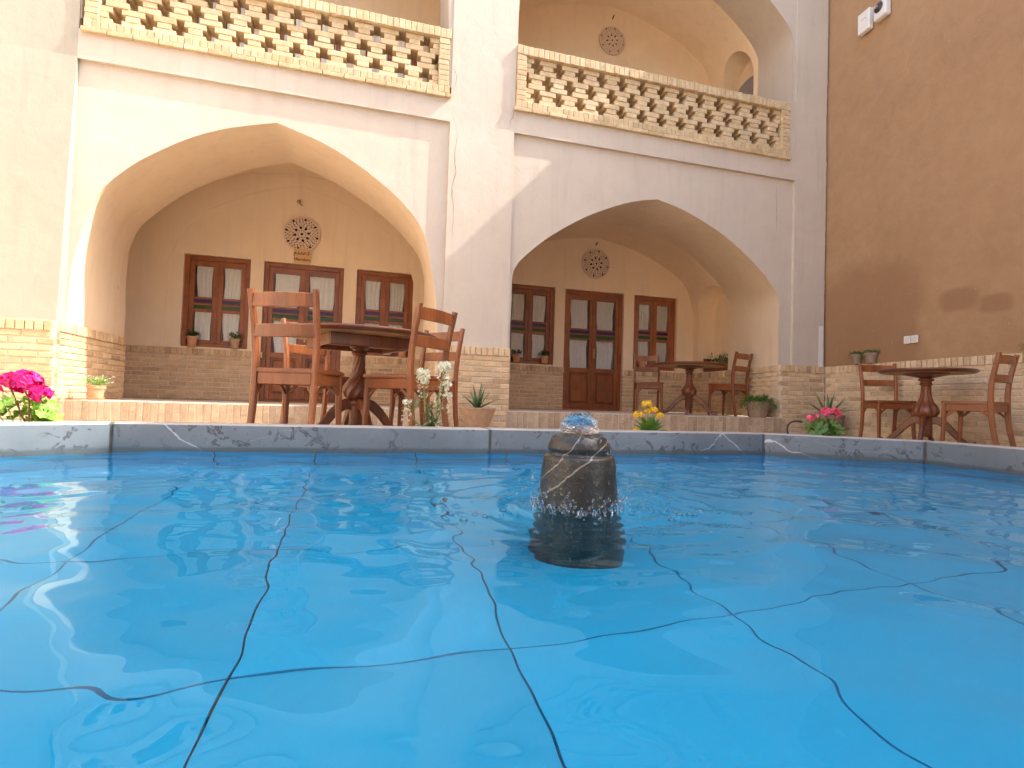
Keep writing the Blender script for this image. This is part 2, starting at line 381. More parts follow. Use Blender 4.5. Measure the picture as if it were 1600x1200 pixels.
class MB:
    def __init__(s): s.v = []; s.f = []; s.mi = []; s.cur = 0
    def add(s, vs, fs):
        b = len(s.v); s.v += [tuple(v) for v in vs]
        for f in fs: s.f.append(tuple(i+b for i in f)); s.mi.append(s.cur)
        return s
    def quad(s, a, b, c, d): return s.add([a, b, c, d], [(0, 1, 2, 3)])
    def box(s, x0, x1, y0, y1, z0, z1, M=None):
        vs = [(x, y, z) for z in (z0, z1) for y in (y0, y1) for x in (x0, x1)]
        if M is not None: vs = [tuple(M @ Vector(v)) for v in vs]
        return s.add(vs, [(0, 2, 3, 1), (4, 5, 7, 6), (0, 1, 5, 4), (2, 6, 7, 3), (0, 4, 6, 2), (1, 3, 7, 5)])
    def cbox(s, x0, x1, y0, y1, z0, z1, c, M=None):
        """box with chamfered edges (all 12)"""
        bm = bmesh.new()
        vs = [bm.verts.new((x, y, z)) for z in (z0, z1) for y in (y0, y1) for x in (x0, x1)]
        for f in [(0, 2, 3, 1), (4, 5, 7, 6), (0, 1, 5, 4), (2, 6, 7, 3), (0, 4, 6, 2), (1, 3, 7, 5)]: bm.faces.new([vs[i] for i in f])
        bmesh.ops.bevel(bm, geom=bm.edges[:], offset=c, segments=1, affect='EDGES', profile=0.5)
        bm.verts.index_update()
        vv = [v.co.copy() for v in bm.verts]
        if M is not None: vv = [M @ v for v in vv]
        s.add(vv, [[v.index for v in f.verts] for f in bm.faces]); bm.free(); return s
    def sweep(s, path, sect, ref=Vector((0, 1, 0)), cap=True):
        """rectangular/chamfered section (w along side, d along ref) swept along path; sect = list of (w,d) or one"""
        P = [Vector(p) for p in path]; n = len(P); k = 8
        vs = []
        for i, p in enumerate(P):
            t = (P[min(i+1, n-1)] - P[max(i-1, 0)]).normalized()
            side = t.cross(ref).normalized(); up = side.cross(t).normalized()
            w, d = sect[i] if isinstance(sect, list) else sect
            ch = 0.22*min(w, d)
            for a, b in ((-w/2+ch, -d/2), (w/2-ch, -d/2), (w/2, -d/2+ch), (w/2, d/2-ch), (w/2-ch, d/2), (-w/2+ch, d/2), (-w/2, d/2-ch), (-w/2, -d/2+ch)):
                vs.append(p + side*a + up*b)
        fs = []
        for i in range(n-1):
            for j in range(k):
                fs.append((i*k+j, i*k+(j+1) % k, (i+1)*k+(j+1) % k, (i+1)*k+j))
        if cap: fs += [tuple(reversed(range(k))), tuple((n-1)*k+j for j in range(k))]
        return s.add(vs, fs)
    def tube(s, path, r, k=6, cap=True):
        P = [Vector(p) for p in path]; n = len(P); vs = []
        prev = None
        for i, p in enumerate(P):
            t = (P[min(i+1, n-1)] - P[max(i-1, 0)]).normalized()
            if prev is None:
                a = Vector((0, 0, 1)) if abs(t.z) < 0.9 else Vector((1, 0, 0)); prev = t.cross(a).normalized()
            u = (prev - t*prev.dot(t)).normalized(); w = t.cross(u); prev = u
            rr = r[i] if isinstance(r, (list, tuple)) else r
            for j in range(k):
                an = 2*PI*j/k; vs.append(p + u*math.cos(an)*rr + w*math.sin(an)*rr)
        fs = [(i*k+j, i*k+(j+1) % k, (i+1)*k+(j+1) % k, (i+1)*k+j) for i in range(n-1) for j in range(k)]
        if cap: fs += [tuple(reversed(range(k))), tuple((n-1)*k+j for j in range(k))]
        return s.add(vs, fs)
    def lathe(s, prof, k=32, c=(0, 0, 0), mod=None):
        n = len(prof); vs = []
        for i, (r, z) in enumerate(prof):
            for j in range(k):
                a = 2*PI*j/k; rr = r*(mod(a, z, i) if mod else 1)
                vs.append((c[0]+rr*math.cos(a), c[1]+rr*math.sin(a), c[2]+z))
        fs = [(i*k+j, i*k+(j+1) % k, (i+1)*k+(j+1) % k, (i+1)*k+j) for i in range(n-1) for j in range(k)]
        if prof[0][0] > 1e-5: fs.append(tuple(reversed(range(k))))
        if prof[-1][0] > 1e-5: fs.append(tuple((n-1)*k+j for j in range(k)))
        return s.add(vs, fs)
    def loft(s, A, B, flip=False):
        n = len(A); fs = [(i, i+1, n+i+1, n+i) for i in range(n-1)]
        if flip: fs = [tuple(reversed(f)) for f in fs]
        return s.add(list(A)+list(B), fs)
    def prism(s, poly, z0, z1):
        n = len(poly)
        vs = [(x, y, z0) for x, y in poly] + [(x, y, z1) for x, y in poly]
        return s.add(vs, [tuple(reversed(range(n))), tuple(range(n, 2*n))] + [(i, (i+1) % n, n+(i+1) % n, n+i) for i in range(n)])
    def mesh(s, name, smooth=False, angle=None):
        me = bpy.data.meshes.new(name); me.from_pydata(s.v, [], s.f); me.validate(); me.update()
        if smooth or angle:
            for p in me.polygons: p.use_smooth = True
            if angle: me.set_sharp_from_angle(angle=math.radians(angle))
        return me
    def build(s, name, mat, parent=None, smooth=False, angle=None, M=None):
        me = s.mesh(name, smooth, angle)
        mats = mat if isinstance(mat, (list, tuple)) else [mat]
        for m in mats: me.materials.append(m)
        if len(mats) > 1 and len(s.mi) == len(me.polygons):
            for p, i in zip(me.polygons, s.mi): p.material_index = i
        o = link_mesh(name, me, None, parent)
        if M is not None: o.matrix_local = M
        return o

def catmull(pts, per=6):
    P = [np.array(p, float) for p in pts]; out = []
    for i in range(len(P)-1):
        p0 = P[i-1] if i else 2*P[0]-P[1]; p1, p2 = P[i], P[i+1]; p3 = P[i+2] if i+2 < len(P) else 2*P[-1]-P[-2]
        for k in range(per):
            t = k/per
            out.append(0.5*((2*p1)+(-p0+p2)*t+(2*p0-5*p1+4*p2-p3)*t*t+(-p0+3*p1-3*p2+p3)*t**3))
    out.append(P[-1]); return out
def resample(P, n):
    P = np.array(P); d = np.r_[0, np.cumsum(np.linalg.norm(np.diff(P, axis=0), axis=1))]
    t = np.linspace(0, d[-1], n)
    return np.stack([np.interp(t, d, P[:, k]) for k in range(P.shape[1])], 1)
def arch(cx, prof, n=36, hl=1.0, hr=1.0):
    """prof (dx,z) from base to apex -> list of (x,z) from left base over the apex to right base, 2n-1 points"""
    h = resample(catmull(prof), n)
    L = [(cx-a*hl, z) for a, z in h]; R = [(cx+a*hr, z) for a, z in h]
    out = L + R[-2::-1]
    w = lambda k: 0.0045*math.sin(0.43*k+cx)+0.003*math.sin(1.13*k+2*cx)
    return [(x+w(k)*(1 if 0 < k < len(out)-1 else 0), z+0.6*w(k+7)*(1 if 3 < k < len(out)-4 else 0)) for k, (x, z) in enumerate(out)]

# ------------------------------------------------------------------ numbers of the place (metres; y = 0 is the facade, z = 0 the bay floor)
COURT, ZW, ZR = -0.20, -0.169, -0.039
X0, X1, X2, X3, X4 = -2.66, 0.987, 1.757, 5.836, 6.39
RD = 0.042                       # depth of the arched panels
ZC, ZB = 3.315, 3.575            # underside of fascia, underside of balustrade
J, B = 1.43, 2.617
UF, DZ, UJ, UB = 3.70, 3.72, 0.85, 2.0
ZD, SOLD = 0.635, 0.10
WALL_DIR = Vector((-0.0887, -1.0, 0)).normalized()
WALL_TOP = 7.55

P1 = [(1.79, 0), (1.788, 0.9), (1.74, 1.4), (1.68, 1.7), (1.61, 1.95), (1.52, 2.13), (1.32, 2.34), (1.1, 2.51), (0.86, 2.67), (0.45, 2.87), (0, 3.005)]
P2 = [(1.925, 0), (1.925, 0.9), (1.92, 1.4), (1.90, 1.66), (1.80, 1.82), (1.555, 2.05), (1.17, 2.335), (0.7, 2.575), (0.3, 2.715), (0, 2.785)]
R1 = [(1.79, 0), (1.79, 0.9), (1.79, 1.6), (1.77, 1.83), (1.63, 2.17), (1.17, 2.60), (0.59, 2.94), (0.3, 3.06), (0, 3.15)]
R2 = [(2.09, 0), (2.09, 0.9), (2.09, 1.7), (2.05, 1.92), (1.84, 2.17), (1.35, 2.54), (0.94, 2.72), (0.43, 2.85), (0, 2.93)]
V1 = [(2.35, 0), (2.35, 0.9), (2.35, 1.75), (2.12, 2.45), (1.6, 2.98), (0.8, 3.33), (0.4, 3.42), (0, 3.46)]
V2 = [(2.01, 0), (2.01, 0.9), (2.01, 1.73), (1.82, 2.31), (1.46, 2.60), (0.86, 2.86), (0.35, 2.99), (0, 3.04)]
BL1 = [(1.72, 0.735), (1.725, 1.3), (1.73, 1.75), (1.71, 2.05), (1.45, 2.58), (1.13, 2.83), (0.64, 3.09), (0.3, 3.21), (0, 3.28)]

bld = thing('courtyard_building', 'two storey plastered courtyard building with pointed arch bays and brick dado', 'building')

def facing_panel(prof, cx, xa, xb, y, ztop, z0, name, mat, hl=1, hr=1):
    A = arch(cx, prof, 36, hl, hr); n = len(A)//2
    m = MB()
    L = A[:n+1]; R = A[n:]
    m.loft([(x, y, z) for x, z in L], [(xa, y, z) for x, z in L], True)
    m.loft([(x, y, z) for x, z in R], [(xb, y, z) for x, z in R], True)
    za = A[n][1]
    m.quad((xa, y, za), (A[n][0], y, za), (A[n][0], y, ztop), (xa, y, ztop)); m.quad((A[n][0], y, za), (xb, y, za), (xb, y, ztop), (A[n][0], y, ztop))
    return m.build(name, mat, bld)
def soffit(pa, ca, ya, pb, cb, yb, name, mat, dz=0, ha=(1, 1), hb=(1, 1)):
    a = arch(ca, pa, 36, *ha); b = arch(cb, pb, 36, *hb)
    m = MB(); steps = 5; rows = []
    for k in range(steps+1):
        t = k/steps
        rows.append([((1-t)*p[0]+t*q[0], (1-t)*ya+t*yb, (1-t)*p[1]+t*q[1]+dz) for p, q in zip(a, b)])
    n = len(a)
    m.add([v for r in rows for v in r], [(k*n+i, k*n+i+1, (k+1)*n+i+1, (k+1)*n+i) for k in range(steps) for i in range(n-1)])
    return m.build(name, mat, bld, angle=40)

# lower bays
facing_panel(P1, -0.86, X0, X1, RD, ZC, 0, 'arch_panel', MAT['plaster'])
facing_panel(P2, 3.715, X2, X3, RD, ZC, 0, 'arch_panel', MAT['plaster'])
soffit(P1, -0.86, RD, R1, -0.87, J, 'arch_soffit', MAT['plaster_in'])
soffit(P2, 3.715, RD, R2, 3.80, J, 'arch_soffit', MAT['plaster_in'])
soffit(V1, -0.90, J-0.02, V1, -0.88, B, 'vault', MAT['plaster_in'])
soffit(V2, 4.03, J-0.02, V2, 4.03, B, 'vault', MAT['plaster_in'], 0, (1.18, 1), (1.18, 1))
# the right bay's side niche is a box let into the vault's side wall, see below

def holed_wall(x0, x1, z0, z1, y, holes, depth, name, mat, parent=bld):
    """wall in the plane y with rectangular openings (xa,xb,za,zb) and reveals going in by depth"""
    xs = sorted({x0, x1, *[h[0] for h in holes], *[h[1] for h in holes]}); zs = sorted({z0, z1, *[h[2] for h in holes], *[h[3] for h in holes]})
    m = MB()
    for i in range(len(xs)-1):
        for j in range(len(zs)-1):
            xm, zm = (xs[i]+xs[i+1])/2, (zs[j]+zs[j+1])/2
            if any(h[0] < xm < h[1] and h[2] < zm < h[3] for h in holes): continue
            m.quad((xs[i], y, zs[j]), (xs[i+1], y, zs[j]), (xs[i+1], y, zs[j+1]), (xs[i], y, zs[j+1]))
    for xa, xb, za, zb in holes:
        m.quad((xa, y, za), (xa, y+depth, za), (xa, y+depth, zb), (xa, y, zb)); m.quad((xb, y, za), (xb, y, zb), (xb, y+depth, zb), (xb, y+depth, za))
        m.quad((xa, y, zb), (xa, y+depth, zb), (xb, y+depth, zb), (xb, y, zb)); m.quad((xa, y, za), (xb, y, za), (xb, y+depth, za), (xa, y+depth, za))
    return m.build(name, mat, parent)
ZWB, ZWT = 0.759, 2.098
WIN1 = [(-2.395, -1.514, ZWB, ZWT), (0.0, 0.878, ZWB, ZWT)]
DOOR1 = (-1.333, -0.193, 0.0, 2.094)
WIN2 = [(2.409, 3.289, ZWB, ZWT), (4.802, 5.676, ZWB, ZWT)]
DOOR2 = (3.474, 4.60, 0.0, 2.094)
holed_wall(-3.4, 1.6, 0, 3.5, B, WIN1+[DOOR1], 0.13, 'back_wall', MAT['plaster_in'])
holed_wall(1.6, 6.3, 0, 3.5, B, WIN2+[DOOR2], 0.13, 'back_wall', MAT['plaster_in'])
# blind arch band of the left bay's back wall: everything outside it stands 18 mm proud
a_in = arch(-0.86, BL1, 36); a_out = arch(-0.86, [(2.5, 0.735), (2.5, 1.3), (2.5, 1.75), (2.4, 2.3), (2.2, 2.7), (1.9, 3.1), (1.2, 3.45), (0.6, 3.5), (0, 3.5)], 36)
m = MB(); m.loft([(x, B-0.016, z) for x, z in a_in], [(x, B-0.016, z) for x, z in a_out], True); m.loft([(x, B-0.016, z) for x, z in a_in], [(x, B, z) for x, z in a_in])
m.build('blind_arch', MAT['plaster_in'], bld)

# upper bays
for cx, PF, PR, PV, xa, xb, hlr in ((-0.86, P1, R1, V1, X0, X1, (1.0, 1.0)), (3.79, P2, R2, V2, X2, X3, (1.05, 1.04))):
    A = arch(cx, PF, 36, *hlr); n = len(A)//2; y = 0.02; m = MB()
    L = [(x, z+DZ) for x, z in A[:n+1]]; R = [(x, z+DZ) for x, z in A[n:]]
    m.loft([(x, y, z) for x, z in L], [(xa, y, z) for x, z in L], True); m.loft([(x, y, z) for x, z in R], [(xb, y, z) for x, z in R], True)
    za = A[n][1]+DZ; ax = A[n][0]
    m.quad((xa, y, za), (ax, y, za), (ax, y, 7.7), (xa, y, 7.7)); m.quad((ax, y, za), (xb, y, za), (xb, y, 7.7), (ax, y, 7.7))
    m.build('upper_arch_panel', MAT['plaster'], bld)
    soffit(PF, cx, 0.02, PR, cx+(0.0 if cx < 0 else 0.01), UJ, 'upper_arch_soffit', MAT['plaster'], DZ, hlr)
    vc = cx if cx < 0 else 3.93
    soffit(PV, vc, UJ-0.02, PV, vc, UB, 'upper_vault', MAT['plaster_in'], DZ, (1.10, 1), (1.10, 1))
UDOORS = [(-2.3, -1.55, UF, 5.6), (-1.2, -0.35, UF, 5.75), (0.0, 0.75, UF, 5.6), (2.45, 3.2, UF, 5.45), (3.45, 4.4, UF, 5.7), (4.65, 5.4, UF, 5.45)]
holed_wall(-3.4, 1.6, UF, 7.6, UB, UDOORS[:3], 0.13, 'upper_back_wall', MAT['plaster_in'])
holed_wall(1.6, 6.3, UF, 7.6, UB, UDOORS[3:], 0.13, 'upper_back_wall', MAT['plaster_in'])

# piers, wing, fascia, slabs
m = MB()
m.box(X1, X2, 0, 1.2, COURT, 8.0); m.build('pier', MAT['plaster'], bld)
rng = random.Random(5)
def zigzag_strip(xl, xr0, y0, z0, z1, step, amp, name, mat, thick=0.03):
    zs = np.arange(z0, z1+step, step); m = MB(); f, b = [], []
    for z in zs:
        xr = xr0 + amp*(mnoise.noise(Vector((z*1.3, 3.1, 0)))+0.6*mnoise.noise(Vector((z*9, 7, 0)))) + rng.uniform(-1, 1)*amp*0.25
        f.append((xr, y0, z)); b.append((xl, y0, z))
    m.loft(b, f, True); m.loft(f, [(x, y0+thick, z) for x, y, z in f], True); return m.build(name, mat, bld)
zigzag_strip(X3, 6.365, 0.0, ZD+SOLD, 8.0, 0.03, 0.014, 'corner_pilaster', MAT['plaster'])
zigzag_strip(6.27, 6.352, -0.003, ZD+SOLD+0.002, 1.30, 0.03, 0.008, 'plaster_patch', MAT['plaster_white'], 0.003)
m = MB(); m.box(X3+0.012, 6.5, 0.032, 0.3, COURT, 8.0); m.build('pilaster_light_block', MAT['plaster'], bld)  # box added behind the pilaster to block light
m = MB(); m.box(5.712, X3-0.002, 0.003, 0.18, ZB+0.032, ZB+0.86); m.build('balcony_pier', MAT['plaster'], bld)
m = MB(); m.quad((X3, 0, ZD+SOLD), (X3, RD, ZD+SOLD), (X3, RD, ZC), (X3, 0, ZC)); m.quad((X3, 0, UF), (X3, RD, UF), (X3, RD, 8), (X3, 0, 8)); m.build('panel_edge', MAT['plaster'], bld)
# battered wing wall on the left
m = MB(); xs = [-9.0, X0]
prof = [(-0.125, COURT), (-0.105, 0.735), (-0.055, 2.0), (0.0, 3.33), (0.0, 8.0)]
m.loft([(xs[0], y, z) for y, z in prof], [(xs[1], y, z) for y, z in prof]); m.loft([(xs[1], y, z) for y, z in prof], [(xs[1], 1.2, z) for y, z in prof])
m.quad((-9, 0, 8), (X0, 0, 8), (X0, 1.2, 8), (-9, 1.2, 8))
m.build('wing_wall', MAT['plaster_wing'], bld)
for xa, xb in ((X0, X1), (X2, X3)):
    m = MB(); m.box(xa, xb, 0, 0.3, ZC, ZB+0.03); m.build('fascia', MAT['plaster'], bld)
m = MB(); m.box(-9, 6.7, 0.1, 3.2, ZB+0.04, UF); m.build('upper_floor', MAT['floor'], bld)
m = MB(); m.box(-9, 6.7, 0.03, 3.2, 7.7, 7.95); m.build('roof', MAT['plaster'], bld)
m = MB(); m.box(X0-0.9, 6.0, 0.0, 3.0, COURT, -0.004); m.build('bay_floor', MAT['floor'], bld)
m = MB(); m.box(-9, 6.9, B+0.45, B+0.6, COURT, 8.0); m.build('room_shade_sheet', MAT['dark'], bld)  # near-black sheets stand in for unlit rooms and stop sky leaking in
m = MB(); m.box(-9, 6.9, UB+0.3, UB+0.4, UF, 7.7); m.build('room_shade_sheet', MAT['dark'], bld)

# niches in the right bay's side wall (lower and upper): boxes let into the wall, arched head
def niche(xw, ya, yb, z0, zs, zt, depth, name, frame_mat):
    n = 14; m = MB()
    pr = [(ya, z0), (ya, zs)] + [((ya+yb)/2-(yb-ya)/2*math.cos(PI*k/n), zs+(zt-zs)*math.sin(PI*k/n)**0.8) for k in range(1, n)] + [(yb, zs), (yb, z0)]
    m.loft([(xw-0.006, y, z) for y, z in pr], [(xw+depth, y, z) for y, z in pr])
    c = (xw+depth, (ya+yb)/2, z0)
    m.add([c]+[(xw+depth, y, z) for y, z in pr], [(0, i+1, i+2) for i in range(len(pr)-1)])
    m.quad((xw-0.006, ya, z0), (xw-0.006, yb, z0), (xw+depth, yb, z0), (xw+depth, ya, z0))
    return m.build(name, frame_mat, bld)

# ------------------------------------------------------------------ cutting the vault side walls for the niches
def cut_faces(o, test):
    bm = bmesh.new(); bm.from_mesh(o.data)
    bmesh.ops.delete(bm, geom=[f for f in bm.faces if test(f.calc_center_median())], context='FACES'); bm.to_mesh(o.data); bm.free()
def niche_wall(vault, xw, y0, y1, ztop, ya, yb, z0, zs, zt):
    """replace the flat side wall of a vault by one with an arched opening"""
    cut_faces(vault, lambda c: abs(c.x-xw) < 0.01 and c.z < ztop)
    zmax = max(v.co.z for v in vault.data.vertices if abs(v.co.x-xw) < 0.012)
    n = 14
    pr = [(ya, z0), (ya, zs)] + [((ya+yb)/2-(yb-ya)/2*math.cos(PI*k/n), zs+(zt-zs)*math.sin(PI*k/n)**0.8) for k in range(1, n)] + [(yb, zs), (yb, z0)]
    m = MB(); zb = min(v.co.z for v in vault.data.vertices)
    lo = pr[:9]; hi = pr[8:]
    m.loft([(xw, y, z) for y, z in lo], [(xw, y0, z) for y, z in lo]); m.loft([(xw, y, z) for y, z in hi], [(xw, y1, z) for y, z in hi])
    top = ztop
    ap = pr[8]
    m.quad((xw, y0, ap[1]), (xw, ap[0], ap[1]), (xw, ap[0], top), (xw, y0, top)); m.quad((xw, ap[0], ap[1]), (xw, y1, ap[1]), (xw, y1, top), (xw, ap[0], top))
    m.quad((xw, y0, zb), (xw, y1, zb), (xw, y1, z0), (xw, y0, z0))
    return m.build('side_wall', MAT['plaster_in'], bld)
# the vault keeps its curved part; its straight side is cut above the niche head line and rebuilt
vaults = [o for o in bld.children if o.name.startswith('vault')]
v2 = vaults[1]
XS = 4.03+2.01
cut_faces(v2, lambda c: c.x > XS-0.5 and c.z < 2.30)
m = MB()
n = 14; ya, yb, z0n, zsn, ztn = 1.50, 2.46, 0.745, 1.80, 2.22
pr = [(ya, z0n), (ya, zsn)] + [((ya+yb)/2-(yb-ya)/2*math.cos(PI*k/n), zsn+(ztn-zsn)*math.sin(PI*k/n)**0.8) for k in range(1, n)] + [(yb, zsn), (yb, z0n)]
def xside(z):      # the side wall follows the vault's own curve
    h = resample(catmull(V2), 200); return 4.03+float(np.interp(z, h[:, 1], h[:, 0]))
lo = pr[:9]; hi = pr[8:]
m.loft([(xside(z), y, z) for y, z in lo], [(xside(z), J-0.02, z) for y, z in lo]); m.loft([(xside(z), y, z) for y, z in hi], [(xside(z), B, z) for y, z in hi])
for a, b in ((J-0.02, pr[8][0]), (pr[8][0], B)):
    zs_ = np.linspace(pr[8][1], 2.36, 5); m.loft([(xside(z), a, z) for z in zs_], [(xside(z), b, z) for z in zs_])
m.quad((XS, J-0.02, 0), (XS, B, 0), (XS, B, z0n), (XS, J-0.02, z0n))
m.build('side_wall', MAT['plaster_in'], bld, angle=40)
m = MB(); m.loft([(xside(z)-0.004, y, z) for y, z in pr], [(XS+0.34, y, z) for y, z in pr])
m.add([(XS+0.34, (ya+yb)/2, z0n)]+[(XS+0.34, y, z) for y, z in pr], [(0, i+1, i+2) for i in range(len(pr)-1)])
m.quad((XS-0.004, ya, z0n), (XS-0.004, yb, z0n), (XS+0.34, yb, z0n), (XS+0.34, ya, z0n))
m.build('niche', MAT['plaster_in'], bld)
# upper niche
uv2 = [o for o in bld.children if o.name.startswith('upper_vault')][1]
UXS = 3.93+2.01
h_ = resample(catmull(V2), 200)
def uxside(z): return 3.93+float(np.interp(z-DZ, h_[:, 1], h_[:, 0]))
cut_faces(uv2, lambda c: c.x > UXS-0.7 and c.z < DZ+2.36)
m = MB(); ya, yb, z0n, zsn, ztn = 1.0, 1.72, UF+0.05, DZ+1.75, DZ+2.22
pr = [(ya, z0n), (ya, zsn)] + [((ya+yb)/2-(yb-ya)/2*math.cos(PI*k/n), zsn+(ztn-zsn)*math.sin(PI*k/n)**0.8) for k in range(1, n)] + [(yb, zsn), (yb, z0n)]
lo = pr[:9]; hi = pr[8:]
m.loft([(uxside(z), y, z) for y, z in lo], [(uxside(z), UJ-0.02, z) for y, z in lo]); m.loft([(uxside(z), y, z) for y, z in hi], [(uxside(z), UB, z) for y, z in hi])
for a, b in ((UJ-0.02, pr[8][0]), (pr[8][0], UB)):
    zs_ = np.linspace(pr[8][1], DZ+2.44, 6); m.loft([(uxside(z), a, z) for z in zs_], [(uxside(z), b, z) for z in zs_])
m.build('upper_side_wall', MAT['plaster_in'], bld, angle=40)
m = MB(); m.loft([(uxside(z)-0.004, y, z) for y, z in pr], [(UXS+0.25, y, z) for y, z in pr])
m.add([(UXS+0.25, (ya+yb)/2, z0n)]+[(UXS+0.25, y, z) for y, z in pr], [(0, i+1, i+2) for i in range(len(pr)-1)])
m.build('upper_niche', MAT['plaster_in'], bld)
m = MB()
hd = [(1.08+0.34-0.34*math.cos(PI*k/10), 5.42+0.22*math.sin(PI*k/10)) for k in range(11)]
hp = [(1.08, UF)]+hd+[(1.76, UF)]
m.add([(UXS+0.235, y, z) for y, z in hp], [tuple(range(len(hp)))]); m.build('niche_shutter', MAT['grey_plastic'], bld)

# ------------------------------------------------------------------ the side wall of mud plaster
sidew = thing('side_wall', 'tall brown mud plaster wall with damp stains and a brick dado', 'wall', (6.39, 0.0, 0))
def wallpt(s, z, off=0.0):
    """point on the side wall: s metres from the corner towards the camera, off metres proud of it"""
    nrm = Vector((-1.0, 0.0887, 0)).normalized()
    p = Vector((6.395, 0, 0)) + WALL_DIR*s + nrm*off; return Vector((p.x, p.y, z))
m = MB(); L_ = 9.5
ns, nz = 60, 48
grid = []
for j in range(nz+1):
    for i in range(ns+1):
        s, z = L_*i/ns-0.05, ZD+SOLD-0.03 + (WALL_TOP-ZD-SOLD+0.03)*j/nz
        off = 0.010*mnoise.noise(Vector((s*0.9, z*0.9, 1.7)))+0.004*mnoise.noise(Vector((s*4, z*4, 4.7)))
        if j == nz: off = 0
        grid.append(wallpt(s, z, off))
m.add(grid, [(j*(ns+1)+i+1, j*(ns+1)+i, (j+1)*(ns+1)+i, (j+1)*(ns+1)+i+1) for j in range(nz) for i in range(ns)])
o = m.build('wall_face', MAT['mud'], sidew, smooth=True); o.matrix_parent_inverse = sidew.matrix_basis.inverted()
m = MB()
a, b = wallpt(-0.05, 0, -0.02), wallpt(L_-0.05, 0, -0.02); c, d = wallpt(L_-0.05, 0, -0.5), wallpt(-0.05, 0, -0.5)
m.prism([(p.x, p.y) for p in (a, b, c, d)], COURT-0.1, WALL_TOP); o = m.build('wall_core', MAT['mud'], sidew); o.matrix_parent_inverse = sidew.matrix_basis.inverted()

# ------------------------------------------------------------------ brickwork
def brick_mesh(name, L, H, D, seed, ch=0.004):
    r = random.Random(seed); m = MB()
    j = lambda a: r.uniform(-a, a)
    x0, x1, z0, z1 = -L/2, L/2, -H/2, H/2
    q = [(x0+j(.002), z0+j(.0015)), (x1+j(.002), z0+j(.0015)), (x1+j(.002), z1+j(.0015)), (x0+j(.002), z1+j(.0015))]
    sx, sz = (L-2*ch*1.2)/L, (H-2*ch)/H
    tilt = j(.0012)
    vs = [(x, 0, z) for x, z in q] + [(x, D-ch*0.7, z) for x, z in q] + [(x*sx, D+(tilt if i < 2 else -tilt), z*sz) for i, (x, z) in enumerate(q)]
    fs = [(0, 3, 2, 1)] + [(i, (i+1) % 4, 4+(i+1) % 4, 4+i) for i in range(4)] + [(4+i, 4+(i+1) % 4, 8+(i+1) % 4, 8+i) for i in range(4)] + [(8, 9, 10, 11)]
    return m.add(vs, fs).mesh(name)
VAR = {}
def variants(kind, L, H, D, mat, n=6):
    VAR[kind] = []
    for i in range(n):
        me = brick_mesh(kind, L, H, D, i*13+len(kind)); me.materials.append(mat); VAR[kind].append(me)
BP, BH, BL = 0.0635, 0.051, 0.218
variants('brick', BL, BH, 0.034, MAT['brick'])
variants('pale_brick', BL, BH, 0.034, MAT['brick_pale']); variants('pale_soldier_brick', 0.061, SOLD-0.008, 0.034, MAT['brick_pale'])
variants('soldier_brick', 0.061, SOLD-0.008, 0.034, MAT['brick'])
variants('step_brick', 0.058, 0.192, 0.034, MAT['brick_step'])
class Wall:
    """collects bricks (kind, matrix, importance); realises the largest as objects, the rest as one mesh"""
    def __init__(s, parent): s.parent = parent; s.items = {}
    def put(s, kind, c, u, nrm, sx=1.0, sz=1.0):
        up = Vector((0, 0, 1)); u = u.normalized(); nrm = nrm.normalized()
        # keep a right-handed frame: x = up x ... (local x along wall, y outward, z up)
        xa = nrm.cross(up)
        Mx = Matrix((xa*sx, nrm, up*sz)).transposed().to_4x4(); Mx.translation = c
        d = c-CAM; vis = max(0.02, -(nrm.dot(d.normalized())))
        dep = d.dot(CF); uu = abs(d.dot(CR)/max(dep, .1)); vv = abs(d.dot(CU)/max(dep, .1))
        w = vis*sx*sz/d.length_squared
        if uu > 0.97 or vv > 0.73 or dep < 0: w *= 0.001
        s.items.setdefault(kind, []).append((w, Mx))
    def real(s, limit=298):
        inv = s.parent.matrix_basis.inverted()
        for kind, L in s.items.items():
            L.sort(key=lambda a: -a[0])
            for i, (w, Mx) in enumerate(L[:limit]):
                o = bpy.data.objects.new(kind.replace('pale_', ''), random.choice(VAR[kind])); COL.objects.link(o); o.parent = s.parent; o.matrix_parent_inverse = inv; o.matrix_basis = Mx
            rest = L[limit:]
            if rest:
                m = MB()
                for w, Mx in rest:
                    me = random.choice(VAR[kind]); m.add([Mx @ v.co for v in me.vertices], [tuple(p.vertices) for p in me.polygons])
                o = m.build(kind.replace('pale_', '')+'work', VAR[kind][0].materials[0], s.parent); o.matrix_parent_inverse = inv; tag(o, kind='stuff')
W = Wall(bld); WS = Wall(sidew)
rb = random.Random(11)
